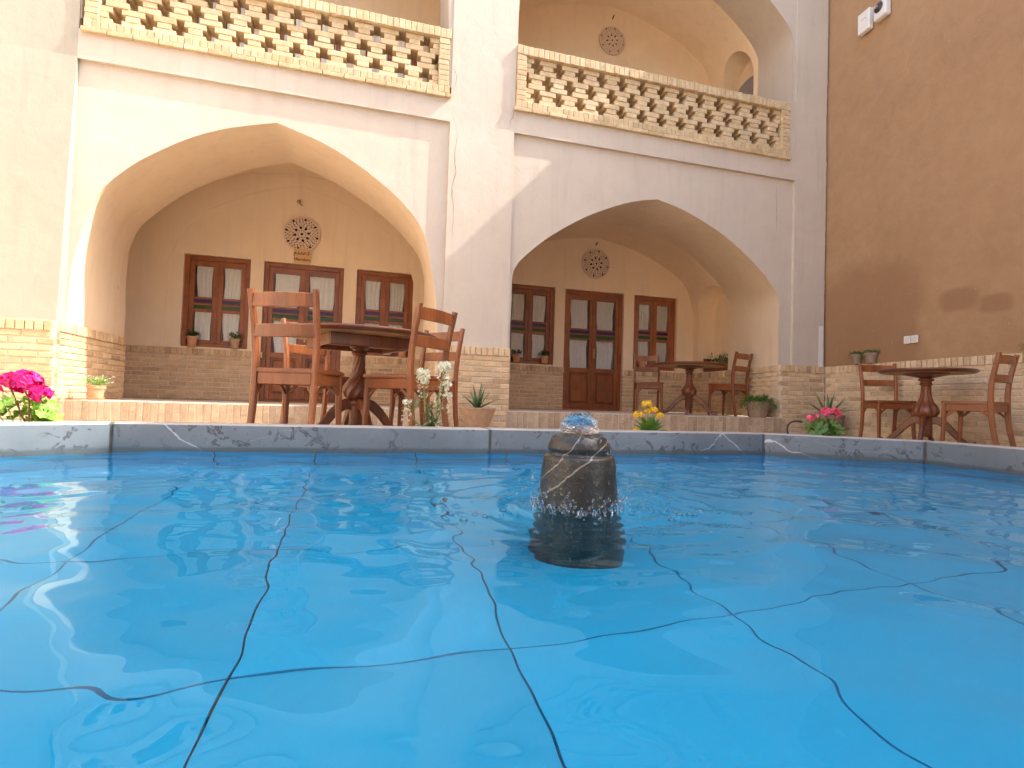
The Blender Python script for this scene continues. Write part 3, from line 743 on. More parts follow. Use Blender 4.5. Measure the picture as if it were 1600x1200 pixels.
def run(wall, p0, p1, z0, zt, nrm, skip=(), off=0.0, soldier=True, shift=0.0, mortar=True, parent=bld, pre=''):
    """stretcher courses from z0 up to zt, and a soldier band on top, along p0 -> p1 (Vectors, z ignored)"""
    u = (p1-p0); L = u.length; u.normalize(); nrm = nrm.normalized()
    n = int(round((zt-z0)/BP))
    for k in range(n):
        z = zt-BP*(k+0.5)
        s = -((k % 2)*0.5+shift)*(BL+0.011)
        while s < L:
            a, b = max(s, 0), min(s+BL, L)
            pieces = [(a, b)]
            for sa, sb in skip:
                nn = []
                for x, y in pieces:
                    if sb <= x or sa >= y: nn.append((x, y)); continue
                    if sa-x > 0.03: nn.append((x, sa))
                    if y-sb > 0.03: nn.append((sb, y))
                pieces = nn
            for x, y in pieces:
                if y-x < 0.03: continue
                c = p0+u*((x+y)/2)+nrm*(off-0.024+rb.uniform(-0.0015, 0.0025)); c.z = z+rb.uniform(-0.002, 0.002)
                wall.put(pre+'brick', c, u, nrm, (y-x)/BL, rb.uniform(0.95, 1.05))
            s += BL+0.011+rb.uniform(-0.004, 0.008)
    if soldier:
        s = 0.0
        while s < L-0.03:
            w = 0.061*rb.uniform(0.9, 1.1)
            if not any(sa < s+w/2 < sb for sa, sb in skip):
                w2 = min(w, L-s)
                c = p0+u*(s+w2/2)+nrm*(off-0.014+rb.uniform(-0.0015, 0.0025)); c.z = zt+SOLD/2+rb.uniform(-0.002, 0.002)
                wall.put(pre+'soldier_brick', c, u, nrm, w2/0.061, 1.0)
            s += w+0.0095
    if mortar:
        segs = []; x = 0.0
        for sa, sb in sorted(skip):
            if sa > x: segs.append((x, sa))
            x = max(x, sb)
        if x < L: segs.append((x, L))
        for a, b in segs:
            m = MB(); q0, q1 = p0+u*a, p0+u*b; f = nrm*(off+0.002); g = nrm*(off-0.03)
            top = zt+SOLD-0.004 if soldier else zt
            m.add([(q0+g).to_tuple()[:2]+(z0,), (q1+g).to_tuple()[:2]+(z0,), (q1+f).to_tuple()[:2]+(z0,), (q0+f).to_tuple()[:2]+(z0,),
                   (q0+g).to_tuple()[:2]+(top,), (q1+g).to_tuple()[:2]+(top,), (q1+f).to_tuple()[:2]+(top,), (q0+f).to_tuple()[:2]+(top,)],
                  [(0, 1, 2, 3), (7, 6, 5, 4), (0, 4, 5, 1), (1, 5, 6, 2), (2, 6, 7, 3), (3, 7, 4, 0)])
            o = m.build('mortar_bed', MAT['mortar'], parent); o.matrix_parent_inverse = parent.matrix_basis.inverted()
V = lambda x, y: Vector((x, y, 0))
FY = Vector((0, -1, 0))
run(W, V(-5.2, -0.105), V(X0+0.004, -0.105), COURT, ZD, FY, off=0.012)
run(W, V(X0+0.012, -0.09), V(-2.655, 1.43), 0.0, ZD, Vector((1, 0, 0)), off=0.012)
run(W, V(-3.2, B), V(1.25, B), 0.0, ZD, FY, skip=[(DOOR1[0]+3.2, DOOR1[1]+3.2)], off=0.002)
run(W, V(0.93, 1.43), V(0.935, 0.02), 0.0, ZD, Vector((-1, 0, 0)), off=0.012)
run(W, V(X1-0.03, 0.0), V(X2+0.03, 0.0), COURT, ZD, FY, off=0.012, shift=0.3)
run(W, V(1.70, B), V(6.04, B), 0.0, ZD, FY, skip=[(DOOR2[0]-1.70, DOOR2[1]-1.70)], off=0.002, shift=0.2)
run(W, V(6.04, B-0.02), V(6.04, 1.44), 0.0, ZD, Vector((-1, 0, 0)), off=0.008)
run(W, V(5.89, 1.43), V(5.65, 0.02), 0.0, ZD, Vector((-1, -0.13, 0)), off=0.012)
run(W, V(5.63, 0.0), V(6.375, 0.0), COURT, ZD, FY, off=0.012, shift=0.4)
q0, q1 = wallpt(0.03, 0), wallpt(6.5, 0)
run(WS, q0, q1, COURT, ZD, Vector((-1.0, 0.0887, 0)), off=0.012, shift=0.6, parent=sidew, pre='pale_')
def step(x0, x1):
    s = x0+0.004
    while s < x1-0.03:
        w = 0.058*rb.uniform(0.85, 1.15)
        if rb.random() < 0.22:
            cut = rb.uniform(0.35, 0.65); zz = COURT
            for h in (cut, 1-cut):
                c = Vector((s+w/2, -0.018+rb.uniform(-.0015, .002), zz+h*0.2/2)); W.put('step_brick', c, V(1, 0), FY, w/0.058, (h*0.2-0.006)/0.192); zz += h*0.2
        else:
            W.put('step_brick', Vector((s+w/2, -0.018+rb.uniform(-.0015, .002), COURT+0.1+rb.uniform(-.002, .002))), V(1, 0), FY, w/0.058, 1.0)
        s += w+0.008
    m = MB(); m.box(x0, x1, -0.044, 0.004, COURT, -0.006); m.build('step_mortar', MAT['mortar'], bld)
step(X0+0.01, X1-0.01); step(X2+0.01, 5.68)
W.real(); WS.real()

# ------------------------------------------------------------------ windows and doors
def curtain_mesh(w, h, seed, pinch=0.12):
    r = random.Random(seed); m = MB(); nu, nv = 25, 9; ph = r.uniform(0, 6); fr = r.uniform(3.2, 4.6)
    rows = []
    for j in range(nv):
        t = j/(nv-1)           # 0 bottom 1 top
        ww = w*(1-pinch*(1-t)**1.5-0.05*math.sin(PI*t)*0.3)
        for i in range(nu):
            s = i/(nu-1)-0.5
            y = 0.007*math.sin(fr*2*PI*s+ph)+0.004*math.sin(fr*4.4*PI*s+ph*2)+0.003*math.sin(9*t+ph)
            rows.append((s*ww+0.006*math.sin(5*t+ph), y, (t-0.5)*h))
    m.add(rows, [(j*nu+i, j*nu+i+1, (j+1)*nu+i+1, (j+1)*nu+i) for j in range(nv-1) for i in range(nu-1)])
    return m.mesh('curtain', smooth=True)
CURT = [curtain_mesh(0.235, 0.44, k, 0.04+0.04*(k % 4)) for k in range(8)]
for me in CURT: me.materials.append(MAT['curtain'])
rc = random.Random(3)
def frame_rect(m, xa, xb, za, zb, w, y0, y1, bottom=True):
    m.cbox(xa, xa+w, y0, y1, za, zb, 0.004); m.cbox(xb-w, xb, y0, y1, za, zb, 0.004)
    m.cbox(xa+w, xb-w, y0+.002, y1, zb-w, zb, 0.004)
    if bottom: m.cbox(xa+w, xb-w, y0+.002, y1, za, za+w*0.8, 0.004)
def opening(parent, xa, xb, za, zb, y, name, door=False, label=None, grey=False):
    """a timber window or door set in the plane y: outer frame > leaf, pane, curtain"""
    m = MB(); fw = 0.065
    frame_rect(m, xa+0.002, xb-0.002, za+0.001, zb-0.002, fw, y, y+0.06, not door)
    if door: m.cbox(xa+fw, xb-fw, y+0.004, y+0.06, za, za+0.03, 0.003)
    fr = m.build(name, MAT['joinery'], parent)
    if label: fr['label'] = label
    ia, ib = xa+fw+0.002, xb-fw-0.002; mid = (ia+ib)/2
    H = zb-za; top = zb-fw-0.003; bot = za+(0.033 if door else fw*0.8+0.003)
    for side in (0, 1):
        a, b = (ia, mid-0.0015) if side == 0 else (mid+0.0015, ib)
        st = 0.066; y0, y1 = y+0.012, y+0.05
        g0, g1 = a+st, b-st
        if door:
            up1, up0 = zb-0.155, zb-0.665; v1, v0 = up0-0.028, up0-0.088; e1, e0 = v0-0.022, v0-0.085; l1, l0 = e0-0.03, 0.735+za-za+za
            l0 = za+0.735
        else:
            up1, up0 = zb-0.148, zb-0.606; v1, v0 = up0-0.03, up0-0.087; e1, e0 = v0-0.030, v0-0.085; l1, l0 = e0-0.043, za+0.072+0.035
        m = MB()
        m.cbox(a, g0, y0, y1, bot, top, 0.005); m.cbox(g1, b, y0, y1, bot, top, 0.005)
        for ra, rbm in ((up1, top), (v1, up0), (e1, v0), (l1, e0), (bot if not door else za+0.655, l0)):
            m.cbox(g0-0.002, g1+0.002, y0+0.003, y1-0.003, ra, rbm, 0.003)
        if door:
            m.cbox(g0-0.002, g1+0.002, y0+0.003, y1-0.003, bot, bot+0.07, 0.004)
            m.box(g0-0.001, g1+0.001, y0+0.026, y1-0.01, bot+0.07, za+0.655)
            m.cbox(g0+0.028, g1-0.028, y0-0.002, y1-0.016, bot+0.10, za+0.625, 0.016)
        if side == 0: m.cbox(b-0.018, b+0.016, y0-0.012, y0-0.0005, bot+0.01, top-0.004, 0.004)
        leaf = m.build('door_leaf' if door else 'sash', MAT['joinery'], fr)
        for (pa, pb), mt in (((up0, up1), 'glass'), ((v0, v1), 'glass_violet'), ((e0, e1), 'glass_green'), ((l0, l1), 'glass')):
            pm = MB(); pm.box(g0-0.002, g1+0.002, y0+0.016, y0+0.02, pa-0.002, pb+0.002); pm.build('pane', MAT[mt], fr)
        for pa, pb in ((up0, up1), (l0, l1)):
            me = rc.choice(CURT)
            o = link_mesh('curtain', me, None, fr)
            wid = (g1-g0)/0.235
            o.location = ((g0+g1)/2+rc.uniform(-0.004, 0.004), y0+0.05, (pa+pb)/2); o.scale = (wid*rc.uniform(0.90, 1.0), 1, (pb-pa)/0.44*1.01)
        if door and side == 1:
            m = MB(); hx = a+0.03; hz = za+1.02
            m.cbox(hx-0.012, hx+0.012, y0-0.006, y0-0.0005, hz-0.11, hz+0.07, 0.003)
            m.tube([(hx, y0-0.008, hz-0.045), (hx, y0-0.03, hz-0.03), (hx, y0-0.038, hz), (hx, y0-0.03, hz+0.03), (hx, y0-0.008, hz+0.045)], 0.006, 8)
            m.build('handle', MAT['brass'], fr, angle=40)
    return fr
YF = B+0.055
for w in WIN1+WIN2: opening(bld, *w, YF, 'window')
opening(bld, *DOOR1, YF, 'door', True); opening(bld, *DOOR2, YF, 'door', True)
# upper doors, seen only through the pierced balustrades
for k, (xa, xb, za, zb) in enumerate(UDOORS):
    m = MB(); y = UB+0.05
    frame_rect(m, xa+.002, xb-.002, za, zb, 0.07, y, y+0.05, True)
    mid = (xa+xb)/2; m.cbox(mid-0.05, mid+0.05, y+0.008, y+0.05, za+0.05, zb-0.07, 0.004)
    for zz in (za+0.35, za+0.9): m.cbox(xa+0.07, xb-0.07, y+0.012, y+0.045, zz, zz+0.05, 0.004)
    fr = m.build('upper_door', MAT['joinery'], bld)
    for a, b in ((xa+0.07, mid-0.05), (mid+0.05, xb-0.07)):
        cm = link_mesh('curtain', rc.choice(CURT), None, fr); cm.location = ((a+b)/2, y+0.06, (za+zb)/2+0.1); cm.scale = ((b-a)/0.235*0.95, 1, (zb-za-0.3)/0.44)

# ------------------------------------------------------------------ round pierced screens over the doors
def screen_mesh(R=0.265):
    holes = []
    def poly(cx, cy, r, n, rot, sq=1.0, ang=0.0):
        pts = []
        for k in range(n):
            a = 2*PI*k/n+rot; x, y = r*math.cos(a), r*sq*math.sin(a)
            pts.append((cx+x*math.cos(ang)-y*math.sin(ang), cy+x*math.sin(ang)+y*math.cos(ang)))
        holes.append(pts)
    poly(0, 0, 0.030*R/0.265*0.55, 10, 0)
    for k in range(10):
        a = 2*PI*k/10; poly(0.058*math.cos(a), 0.058*math.sin(a), 0.0085, 5, a)
    for k in range(8):
        a = 2*PI*(k+0.5)/8; poly(0.098*math.cos(a), 0.098*math.sin(a), 0.0185, 9, a, 0.9, a)
    for rad, n, r, nn, off, sq in ((0.128, 16, 0.0095, 5, 0.25, 0.8), (0.152, 20, 0.0105, 4, 0.0, 0.65), (0.176, 24, 0.0105, 5, 0.5, 0.7), (0.2, 26, 0.0115, 4, 0.2, 0.7)):
        for k in range(n):
            a = 2*PI*(k+off)/n; poly(rad*math.cos(a), rad*math.sin(a), r*(1+0.15*math.sin(5*k)), nn, a*1.7, sq, a+(0.6 if k % 2 else -0.4))
    for k in range(32):
        a = 2*PI*k/32
        if k % 4 == 0: poly(0.226*math.cos(a), 0.226*math.sin(a), 0.0175, 9, a, 0.85, a)
        else: poly(0.230*math.cos(a), 0.230*math.sin(a), 0.0125, 4, a*2, 0.65, a+(1.2 if k % 2 else 0.3))
    holes = [[(sum(p[0] for p in h)/len(h)+(q[0]-sum(p[0] for p in h)/len(h))*1.28, sum(p[1] for p in h)/len(h)+(q[1]-sum(p[1] for p in h)/len(h))*1.28) for q in h] for h in holes]
    outer = [(R*math.cos(2*PI*k/64), R*math.sin(2*PI*k/64)) for k in range(64)]
    vs, es = [], []
    for loop in [outer]+holes:
        b = len(vs); vs += [Vector(p) for p in loop]; es += [(b+i, b+(i+1) % len(loop)) for i in range(len(loop))]
    ov, oe, of, *_ = delaunay_2d_cdt(vs, es, [], 1, 1e-6)
    def inside(p, loop):
        c = False; n = len(loop); j = n-1
        for i in range(n):
            xi, yi = loop[i]; xj, yj = loop[j]
            if (yi > p[1]) != (yj > p[1]) and p[0] < (xj-xi)*(p[1]-yi)/(yj-yi)+xi: c = not c
            j = i
        return c
    cen = [(sum(p[0] for p in h)/len(h), sum(p[1] for p in h)/len(h), max(math.hypot(p[0]-h[0][0], p[1]-h[0][1]) for p in h)+0.002) for h in holes]
    keep = []
    for f in of:
        c = (sum(ov[i].x for i in f)/len(f), sum(ov[i].y for i in f)/len(f))
        if any(math.hypot(c[0]-q[0], c[1]-q[1]) < q[2] and inside(c, h) for q, h in zip(cen, holes)): continue
        keep.append(f)
    m = MB(); n = len(ov); t = 0.02
    vsf = [(v.x, -t, v.y) for v in ov]+[(v.x, 0, v.y) for v in ov]
    cnt = {}
    for f in keep:
        for i in range(len(f)):
            e = (f[i], f[(i+1) % len(f)]); cnt[e] = cnt.get(e, 0)+1
    fs = [tuple(f) for f in keep]
    for (a, b) in cnt:
        if (b, a) not in cnt: fs.append((b, a, a+n, b+n))
    m.add(vsf, fs)
    return m.mesh('pierced_screen')
SCR = screen_mesh(); SCR.materials.append(MAT['screen'])
for x, y, z, s in ((-0.825, B, 2.545, 1.0), (4.03, B, 2.578, 0.99), (3.93, UB, 6.17, 0.90)):
    o = link_mesh('pierced_screen', SCR, None, bld); o.location = (x, y-0.012, z); o.scale = (s, 1, s); o.rotation_euler = (0, 0.2, 0)
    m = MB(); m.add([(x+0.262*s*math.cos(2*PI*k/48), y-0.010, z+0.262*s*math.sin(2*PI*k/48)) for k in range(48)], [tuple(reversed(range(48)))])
    bk = m.build('screen_backing', MAT['hole'], None); bk.parent = o; bk.matrix_parent_inverse = Matrix.LocRotScale(o.location, o.rotation_euler, o.scale).inverted()  # near-black disc painted as the darkness behind the screen's holes

# little name board under the left screen
brd = thing('name_board', 'small pale wooden name board reading Hamdam under the round screen', 'sign', (-0.805, B-0.03, 2.21))
m = MB(); m.cbox(-0.118, 0.118, -0.006, 0.006, -0.108, 0.108, 0.002); m.build('board', MAT['ply'], brd)
def lettering(body, size, loc, parent, mat, squash=1.0):
    cu = bpy.data.curves.new('lettering', 'FONT'); cu.body = body; cu.size = size; cu.align_x = 'CENTER'; cu.align_y = 'CENTER'; cu.extrude = 0.0006; cu.offset = size*0.018
    tmp = bpy.data.objects.new('tmp', cu); COL.objects.link(tmp)
    bpy.context.view_layer.update()
    me = bpy.data.meshes.new_from_object(tmp.evaluated_get(bpy.context.evaluated_depsgraph_get()))
    bpy.data.objects.remove(tmp); me.materials.clear(); me.materials.append(mat)
    o = link_mesh('lettering', me, None, parent); o.rotation_euler = (PI/2, 0, 0); o.location = loc; o.scale = (squash, 1, 1); return o
lettering('Hamdam', 0.064, (0.0, -0.0072, -0.055), brd, MAT['ink'], 0.98)
lettering('.2', 0.07, (0.078, -0.0072, 0.042), brd, MAT['ink'])
lettering('\uFEE1\uFEAA\uFEE4\uFEEB', 0.085, (-0.03, -0.0072, 0.045), brd, MAT['ink'])
# wire hooks above the screens
for (x, y, z, lab) in ((-0.88, B, 3.02, 'small twisted wire hook above the round screen with the name board'), (4.02, B, 2.91, 'tiny dark wire stub above the round screen of the shaded ground floor bay'), (3.93, UB, 6.55, 'tiny dark wire stub above the upper floor round screen')):
    m = MB()
    if x < 0: m.tube([(0, 0, 0.03), (-0.015, -0.03, 0.035), (-0.03, -0.045, 0.0), (0.0, -0.05, -0.02), (0.02, -0.045, 0.01), (0.0, -0.05, 0.035), (0.02, -0.05, -0.03), (0.045, -0.05, -0.05)], 0.005, 6)
    else: m.tube([(0, 0.0, 0.0), (0.008, -0.03, 0.015), (0.015, -0.04, 0.045)], 0.011, 6)
    o = m.build('wire_hook', MAT['iron'], None, smooth=True); o.location = (x, y, z); tag(o, lab, 'hook')

# cracks in the pier
def crack(pts, y, name='crack'):
    P = resample(catmull([(a, b) for a, b in pts], 5), 40); m = MB(); L = []; R = []
    r = random.Random(len(pts))
    for i, (x, z) in enumerate(P):
        w = 0.0028*math.sin(PI*(i+1)/42)*r.uniform(0.5, 1.3); x += r.uniform(-.006, .006)
        L.append((x-w, y-0.0012, z)); R.append((x+w, y-0.0012, z))
    m.loft(L, R); m.build(name, MAT['crack'], bld)
crack([(1.0, 3.98), (1.03, 3.90), (1.045, 3.83), (1.03, 3.74), (1.01, 3.70)], 0); crack([(1.0, 3.50), (1.02, 3.36), (1.075, 3.20), (1.05, 2.95), (1.07, 2.72), (1.03, 2.55), (1.06, 2.3), (1.055, 1.95)], 0)
crack([(1.74, 3.60), (1.735, 3.50), (1.70, 3.44), (1.71, 3.38)], 0); crack([(5.56, 3.25), (5.57, 2.7), (5.575, 2.55)], RD)

# ------------------------------------------------------------------ pierced brick balustrades
variants('rail_brick', 0.060, 0.105, 0.23, MAT['brick_yellow'], 4)
variants('lattice_brick', 0.165, 0.056, 0.20, MAT['brick_yellow'], 5)
variants('base_brick', 0.215, 0.042, 0.20, MAT['brick_yellow'], 4)
variants('sill_brick', 0.060, 0.078, 0.22, MAT['brick_yellow'], 4)
variants('post_brick', 0.115, 0.054, 0.22, MAT['brick_yellow'], 4)
def balustrade(xa, xb, label, post_l=True, post_r=True):
    root = thing('brick_balustrade', label, 'balustrade', (xa, 0, ZB), 0, 'pierced brick balustrades of the upper floor')
    wl = Wall(root); YP = -0.036
    def put(kind, x, z, y, sx=1, sz=1): wl.put(kind, Vector((x, y, z)), V(1, 0), FY, sx, sz)
    dep = {'rail_brick': .23, 'lattice_brick': .20, 'base_brick': .20, 'sill_brick': .22, 'post_brick': .22}
    jf = lambda a: rb.uniform(-a, a)
    x = xa-0.02
    while x < xb+0.02:
        w = min(0.215, xb+0.03-x)
        if w > 0.03: put('base_brick', x+w/2, ZB+0.021+jf(.002), YP-0.006+dep['base_brick']+jf(.003), w/0.215)
        x += 0.222
    x = xa
    while x < xb-0.02:
        w = 0.060*rb.uniform(.93, 1.07)
        put('sill_brick', x+w/2, ZB+0.085+jf(.002), YP+dep['sill_brick']+jf(.002), w/0.06)
        put('rail_brick', x+w/2, ZB+0.74+jf(.003), YP+dep['rail_brick']+jf(.003), w/0.06)
        x += w+0.0075
    pz = ZB+0.128
    for on, px in ((post_l, xa+0.058), (post_r, xb-0.058)):
        if not on: continue
        z = pz+0.030
        while z < ZB+0.69: put('post_brick', px+jf(.002), z, YP+0.004+dep['post_brick']+jf(.002)); z += 0.0605
    la, lb = xa+(0.118 if post_l else 0), xb-(0.118 if post_r else 0)
    P = (lb-la)/round((lb-la)/0.278); z0 = pz; ch = (ZB+0.684-z0)/9
    yl = YP+0.045+dep['lattice_brick']
    for k in range(9):
        half = (k//3) % 2; kind_long = (k % 3) != 1
        gap = 0.078 if kind_long else 0.152
        z = z0+ch*(k+0.5)
        # openings centred at la + P*(i+0.5) for even half-steps, la + P*i for odd
        cs = [la+P*(i+(0.5 if half == 0 else 0.0)) for i in range(-1, int(round((lb-la)/P))+2)]
        for i in range(len(cs)-1):
            a, b = max(cs[i]+gap/2, la), min(cs[i+1]-gap/2, lb)
            if b-a > 0.025: put('lattice_brick', (a+b)/2+jf(.002), z+jf(.0015), yl+jf(.003), (b-a)/0.165, (ch-0.004)/0.056)
    # the bed under the coping
    wl.real(290)
    m = MB(); m.box(xa, xb, YP+0.01, 0.2, ZB+0.044, ZB+0.126); m.box(xa, xb, YP+0.012, 0.19, ZB+0.690, ZB+0.785)
    for on, a, b in ((post_l, xa+.003, xa+0.113), (post_r, xb-0.113, xb-.003)):
        if on: m.box(a, b, YP+0.014, 0.19, ZB+0.127, ZB+0.689)
    o = m.build('mortar_bed', MAT['mortar'], root); o.matrix_parent_inverse = root.matrix_basis.inverted()
    return root
balustrade(-2.61, X1-0.04, 'sunlit pierced brick balustrade above the bay with the name board')
balustrade(X2+0.004, 5.70, 'pierced brick balustrade below the upper floor round screen, crossed by a shadow edge')

# ------------------------------------------------------------------ ground
m = MB(); PC = (0.79, -4.73)
OCT = [(-0.99, -3.27), (-1.67, -3.78), (-1.67, -5.68), (-0.99, -6.19), (2.57, -6.19), (3.25, -5.68), (3.25, -3.78), (2.57, -3.27)]   # counter-clockwise from the back-left corner
def offset_poly(poly, d):
    n = len(poly); out = []
    for i in range(n):
        p0, p1, p2 = Vector(poly[i-1]), Vector(poly[i]), Vector(poly[(i+1) % n])
        e1, e2 = (p1-p0).normalized(), (p2-p1).normalized(); n1, n2 = Vector((e1.y, -e1.x)), Vector((e2.y, -e2.x))
        b = (n1+n2).normalized(); out.append(tuple(p1+b*(d/max(0.3, b.dot(n1)))))
    return out
RIMW = 0.21
OUT = offset_poly(OCT, RIMW)
# the courtyard paving is one sheet with the pool cut out
hole = offset_poly(OCT, 0.10)
vs = [Vector(p) for p in [(-40, -60), (40, -60), (40, 0.05), (-40, 0.05)]] + [Vector(p) for p in hole]
es = [(0, 1), (1, 2), (2, 3), (3, 0)] + [(4+i, 4+(i+1) % 8) for i in range(8)]
ov, oe, of, *_ = delaunay_2d_cdt(vs, es, [], 1, 1e-6)
def in_oct(x, y, poly):
    n = len(poly)
    for i in range(n):
        a, b = poly[i], poly[(i+1) % n]
        if (b[0]-a[0])*(y-a[1])-(b[1]-a[1])*(x-a[0]) < 0: return False
    return True
m = MB(); keep = [tuple(f) for f in of if not in_oct(sum(ov[i].x for i in f)/len(f), sum(ov[i].y for i in f)/len(f), hole)]
m.add([(v.x, v.y, COURT) for v in ov], keep)
tag(m.build('ground', MAT['court']), 'tan courtyard paving around the pool', None, None, 'structure')

# unseen rest of the courtyard: plain ranges added for warm bounce, less blue sky
for bx in ((-8.4, -7.6, -14.0, -0.2, COURT, 7.2), (-7.59, 6.2, -14.3, -13.5, COURT, 6.4)):
    m = MB(); m.box(*bx); tag(m.build('courtyard_bounce_wall', MAT['plaster']), None, None, None, 'structure')

# ------------------------------------------------------------------ pool
pool = thing('pool', 'octagonal courtyard pool with grey marble rim and blue tiled floor', 'pool', (PC[0], PC[1], COURT))
PINV = pool.matrix_basis.inverted()
def pchild(o): o.matrix_parent_inverse = Matrix.Translation((-PC[0], -PC[1], -COURT)); return o
def bevelled(poly, z0, z1, bev):
    bm = bmesh.new(); n = len(poly)
    b = [bm.verts.new((x, y, z0)) for x, y in poly]; t = [bm.verts.new((x, y, z1)) for x, y in poly]
    bm.faces.new(list(reversed(b))); bm.faces.new(t)
    for i in range(n): bm.faces.new((b[i], b[(i+1) % n], t[(i+1) % n], t[i]))
    if bev: bmesh.ops.bevel(bm, geom=bm.edges[:], offset=bev, segments=2, affect='EDGES', profile=0.5)
    return bm
n = 8
for i in range(n):
    a, b = Vector(OCT[i]), Vector(OCT[(i+1) % n]); oa, ob = Vector(OUT[i]), Vector(OUT[(i+1) % n])
    L = (b-a).length; parts = 2 if L > 1.2 else 1
    for k in range(parts):
        t0, t1 = k/parts, (k+1)/parts; g = 0.007/L
        t0 += g; t1 -= g
        poly = [a.lerp(b, t0), a.lerp(b, t1), oa.lerp(ob, t1), oa.lerp(ob, t0)]
        bm = bevelled([tuple(p) for p in reversed(poly)], COURT-0.12, ZR, 0.006)
        bmesh.ops.recalc_face_normals(bm, faces=bm.faces[:])
        me = bpy.data.meshes.new('rim_stone'); bm.to_mesh(me); bm.free()
        for p in me.polygons: p.use_smooth = True
        me.set_sharp_from_angle(angle=math.radians(50))
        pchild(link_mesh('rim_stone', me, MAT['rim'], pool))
# grout core inside the joints
m = MB(); ins = offset_poly(OCT, 0.006); outs = offset_poly(OCT, RIMW-0.006)
for i in range(8):
    j = (i+1) % 8; m.add([(*ins[i], COURT-.1), (*ins[j], COURT-.1), (*outs[j], COURT-.1), (*outs[i], COURT-.1), (*ins[i], ZR-.004), (*ins[j], ZR-.004), (*outs[j], ZR-.004), (*outs[i], ZR-.004)],
                         [(4, 5, 6, 7), (0, 4, 5, 1), (2, 6, 7, 3)])
pchild(m.build('rim_grout', MAT['grout'], pool))
FLOORZ = ZW-0.45
def clip(poly, conv):
    out = poly
    n = len(conv)
    for i in range(n):
        a, b = conv[i], conv[(i+1) % n]; res = []
        side = lambda p: (b[0]-a[0])*(p[1]-a[1])-(b[1]-a[1])*(p[0]-a[0])
        for k in range(len(out)):
            p, q = out[k], out[(k+1) % len(out)]; sp, sq = side(p), side(q)
            if sp >= 0: res.append(p)
            if (sp >= 0) != (sq >= 0):
                t = sp/(sp-sq); res.append((p[0]+t*(q[0]-p[0]), p[1]+t*(q[1]-p[1])))
        out = res
        if not out: return []
    return out
xs = [-2.1, -1.6, -1.1, -0.56, -0.105, 0.387, 0.888, 1.388, 1.89, 2.39, 2.89, 3.4]
ys = [-6.63, -6.13, -5.63, -5.135, -4.615, -4.12, -3.62, -3.1]
g = 0.0023; inner = offset_poly(OCT, -0.012)
for i in range(len(xs)-1):
    for j in range(len(ys)-1):
        p = clip([(xs[i]+g, ys[j]+g), (xs[i+1]-g, ys[j]+g), (xs[i+1]-g, ys[j+1]-g), (xs[i]+g, ys[j+1]-g)], inner)
        if len(p) < 3: continue
        m = MB(); m.prism(p, FLOORZ-0.02, FLOORZ+random.uniform(-.0005, .0005)); pchild(m.build('floor_tile', MAT['tile'], pool))
m = MB(); m.add([(x, y, FLOORZ-0.014) for x, y in offset_poly(OCT, 0.05)], [tuple(range(8))])
sl = offset_poly(OCT, 0.004)
for i in range(8): m.quad((*sl[i], FLOORZ-.02), (*sl[(i+1) % 8], FLOORZ-.02), (*sl[(i+1) % 8], COURT-.118), (*sl[i], COURT-.118))
pchild(m.build('pool_bed', MAT['joint'], pool))
for i in range(8):
    a, b = Vector(OCT[i]), Vector(OCT[(i+1) % 8]); L = (b-a).length; u = (b-a).normalized(); nr = Vector((-u.y, u.x))
    cuts = [0.0]
    if i in (7, 3): cuts += sorted(abs(x-a.x) for x in xs if min(a.x, b.x)+.06 < x < max(a.x, b.x)-.06)
    elif i in (1, 5): cuts += [L*k/4 for k in range(1, 4)]
    else: cuts += [L/2]
    cuts.append(L)
    for c0, c1 in zip(cuts, cuts[1:]):
        p0, p1 = a+u*(c0+.004), a+u*(c1-.004)
        m = MB(); m.prism([tuple(p0), tuple(p1), tuple(p1+nr*0.010), tuple(p0+nr*0.010)], FLOORZ, ZW-0.012); pchild(m.build('wall_tile', MAT['tile'], pool))

# water surface with real waves
FC = (0.695, -4.725)
def wave(x, y):
    h = np.zeros_like(x); r = np.random.RandomState(4)
    for k in range(26):
        lam = 0.13*2**(r.rand()*2.6); a = r.rand()*2*PI; ph = r.rand()*2*PI
        h += 0.00050*(lam/0.30)**0.85*np.sin(2*PI*(x*np.cos(a)+y*np.sin(a))/lam+ph)
    for k in range(16):
        lam = 0.065+0.06*r.rand(); a = r.rand()*2*PI; ph = r.rand()*2*PI
        h += 0.000075*np.sin(2*PI*(x*np.cos(a)+y*np.sin(a))/lam+ph)*(1+np.sin(3.1*x+2.3*y+k))
    d = np.hypot(x-FC[0], y-FC[1])
    h += 0.0050*np.exp(-d/0.22)*np.sin(2*PI*d/0.075+0.8*np.sin(3*np.arctan2(y-FC[1], x-FC[0])))*np.clip((d-0.08)/0.05, 0, 1)
    h += 0.0016*np.exp(-d/0.9)*np.sin(2*PI*d/0.16+1.1*np.sin(2*np.arctan2(y-FC[1], x-FC[0])))
    for k in range(60):
        a = r.rand()*2*PI; q = 0.12+0.28*r.rand()**1.2; cx_, cy_ = FC[0]+q*np.cos(a), FC[1]+q*np.sin(a)
        dd = np.hypot(x-cx_, y-cy_); h += 0.0022*np.exp(-dd/0.022)*np.cos(2*PI*dd/0.026)
    return h
xa = np.arange(-1.80, 3.38, 0.0135); yy = np.arange(-6.32, -3.14, 0.0105)
X_, Y_ = np.meshgrid(xa, yy); H_ = wave(X_, Y_)
idx = -np.ones(X_.shape, int); lim = offset_poly(OCT, 0.05)
ins_ = np.ones(X_.shape, bool)
for i in range(8):
    a, b = lim[i], lim[(i+1) % 8]; ins_ &= ((b[0]-a[0])*(Y_-a[1])-(b[1]-a[1])*(X_-a[0])) >= 0
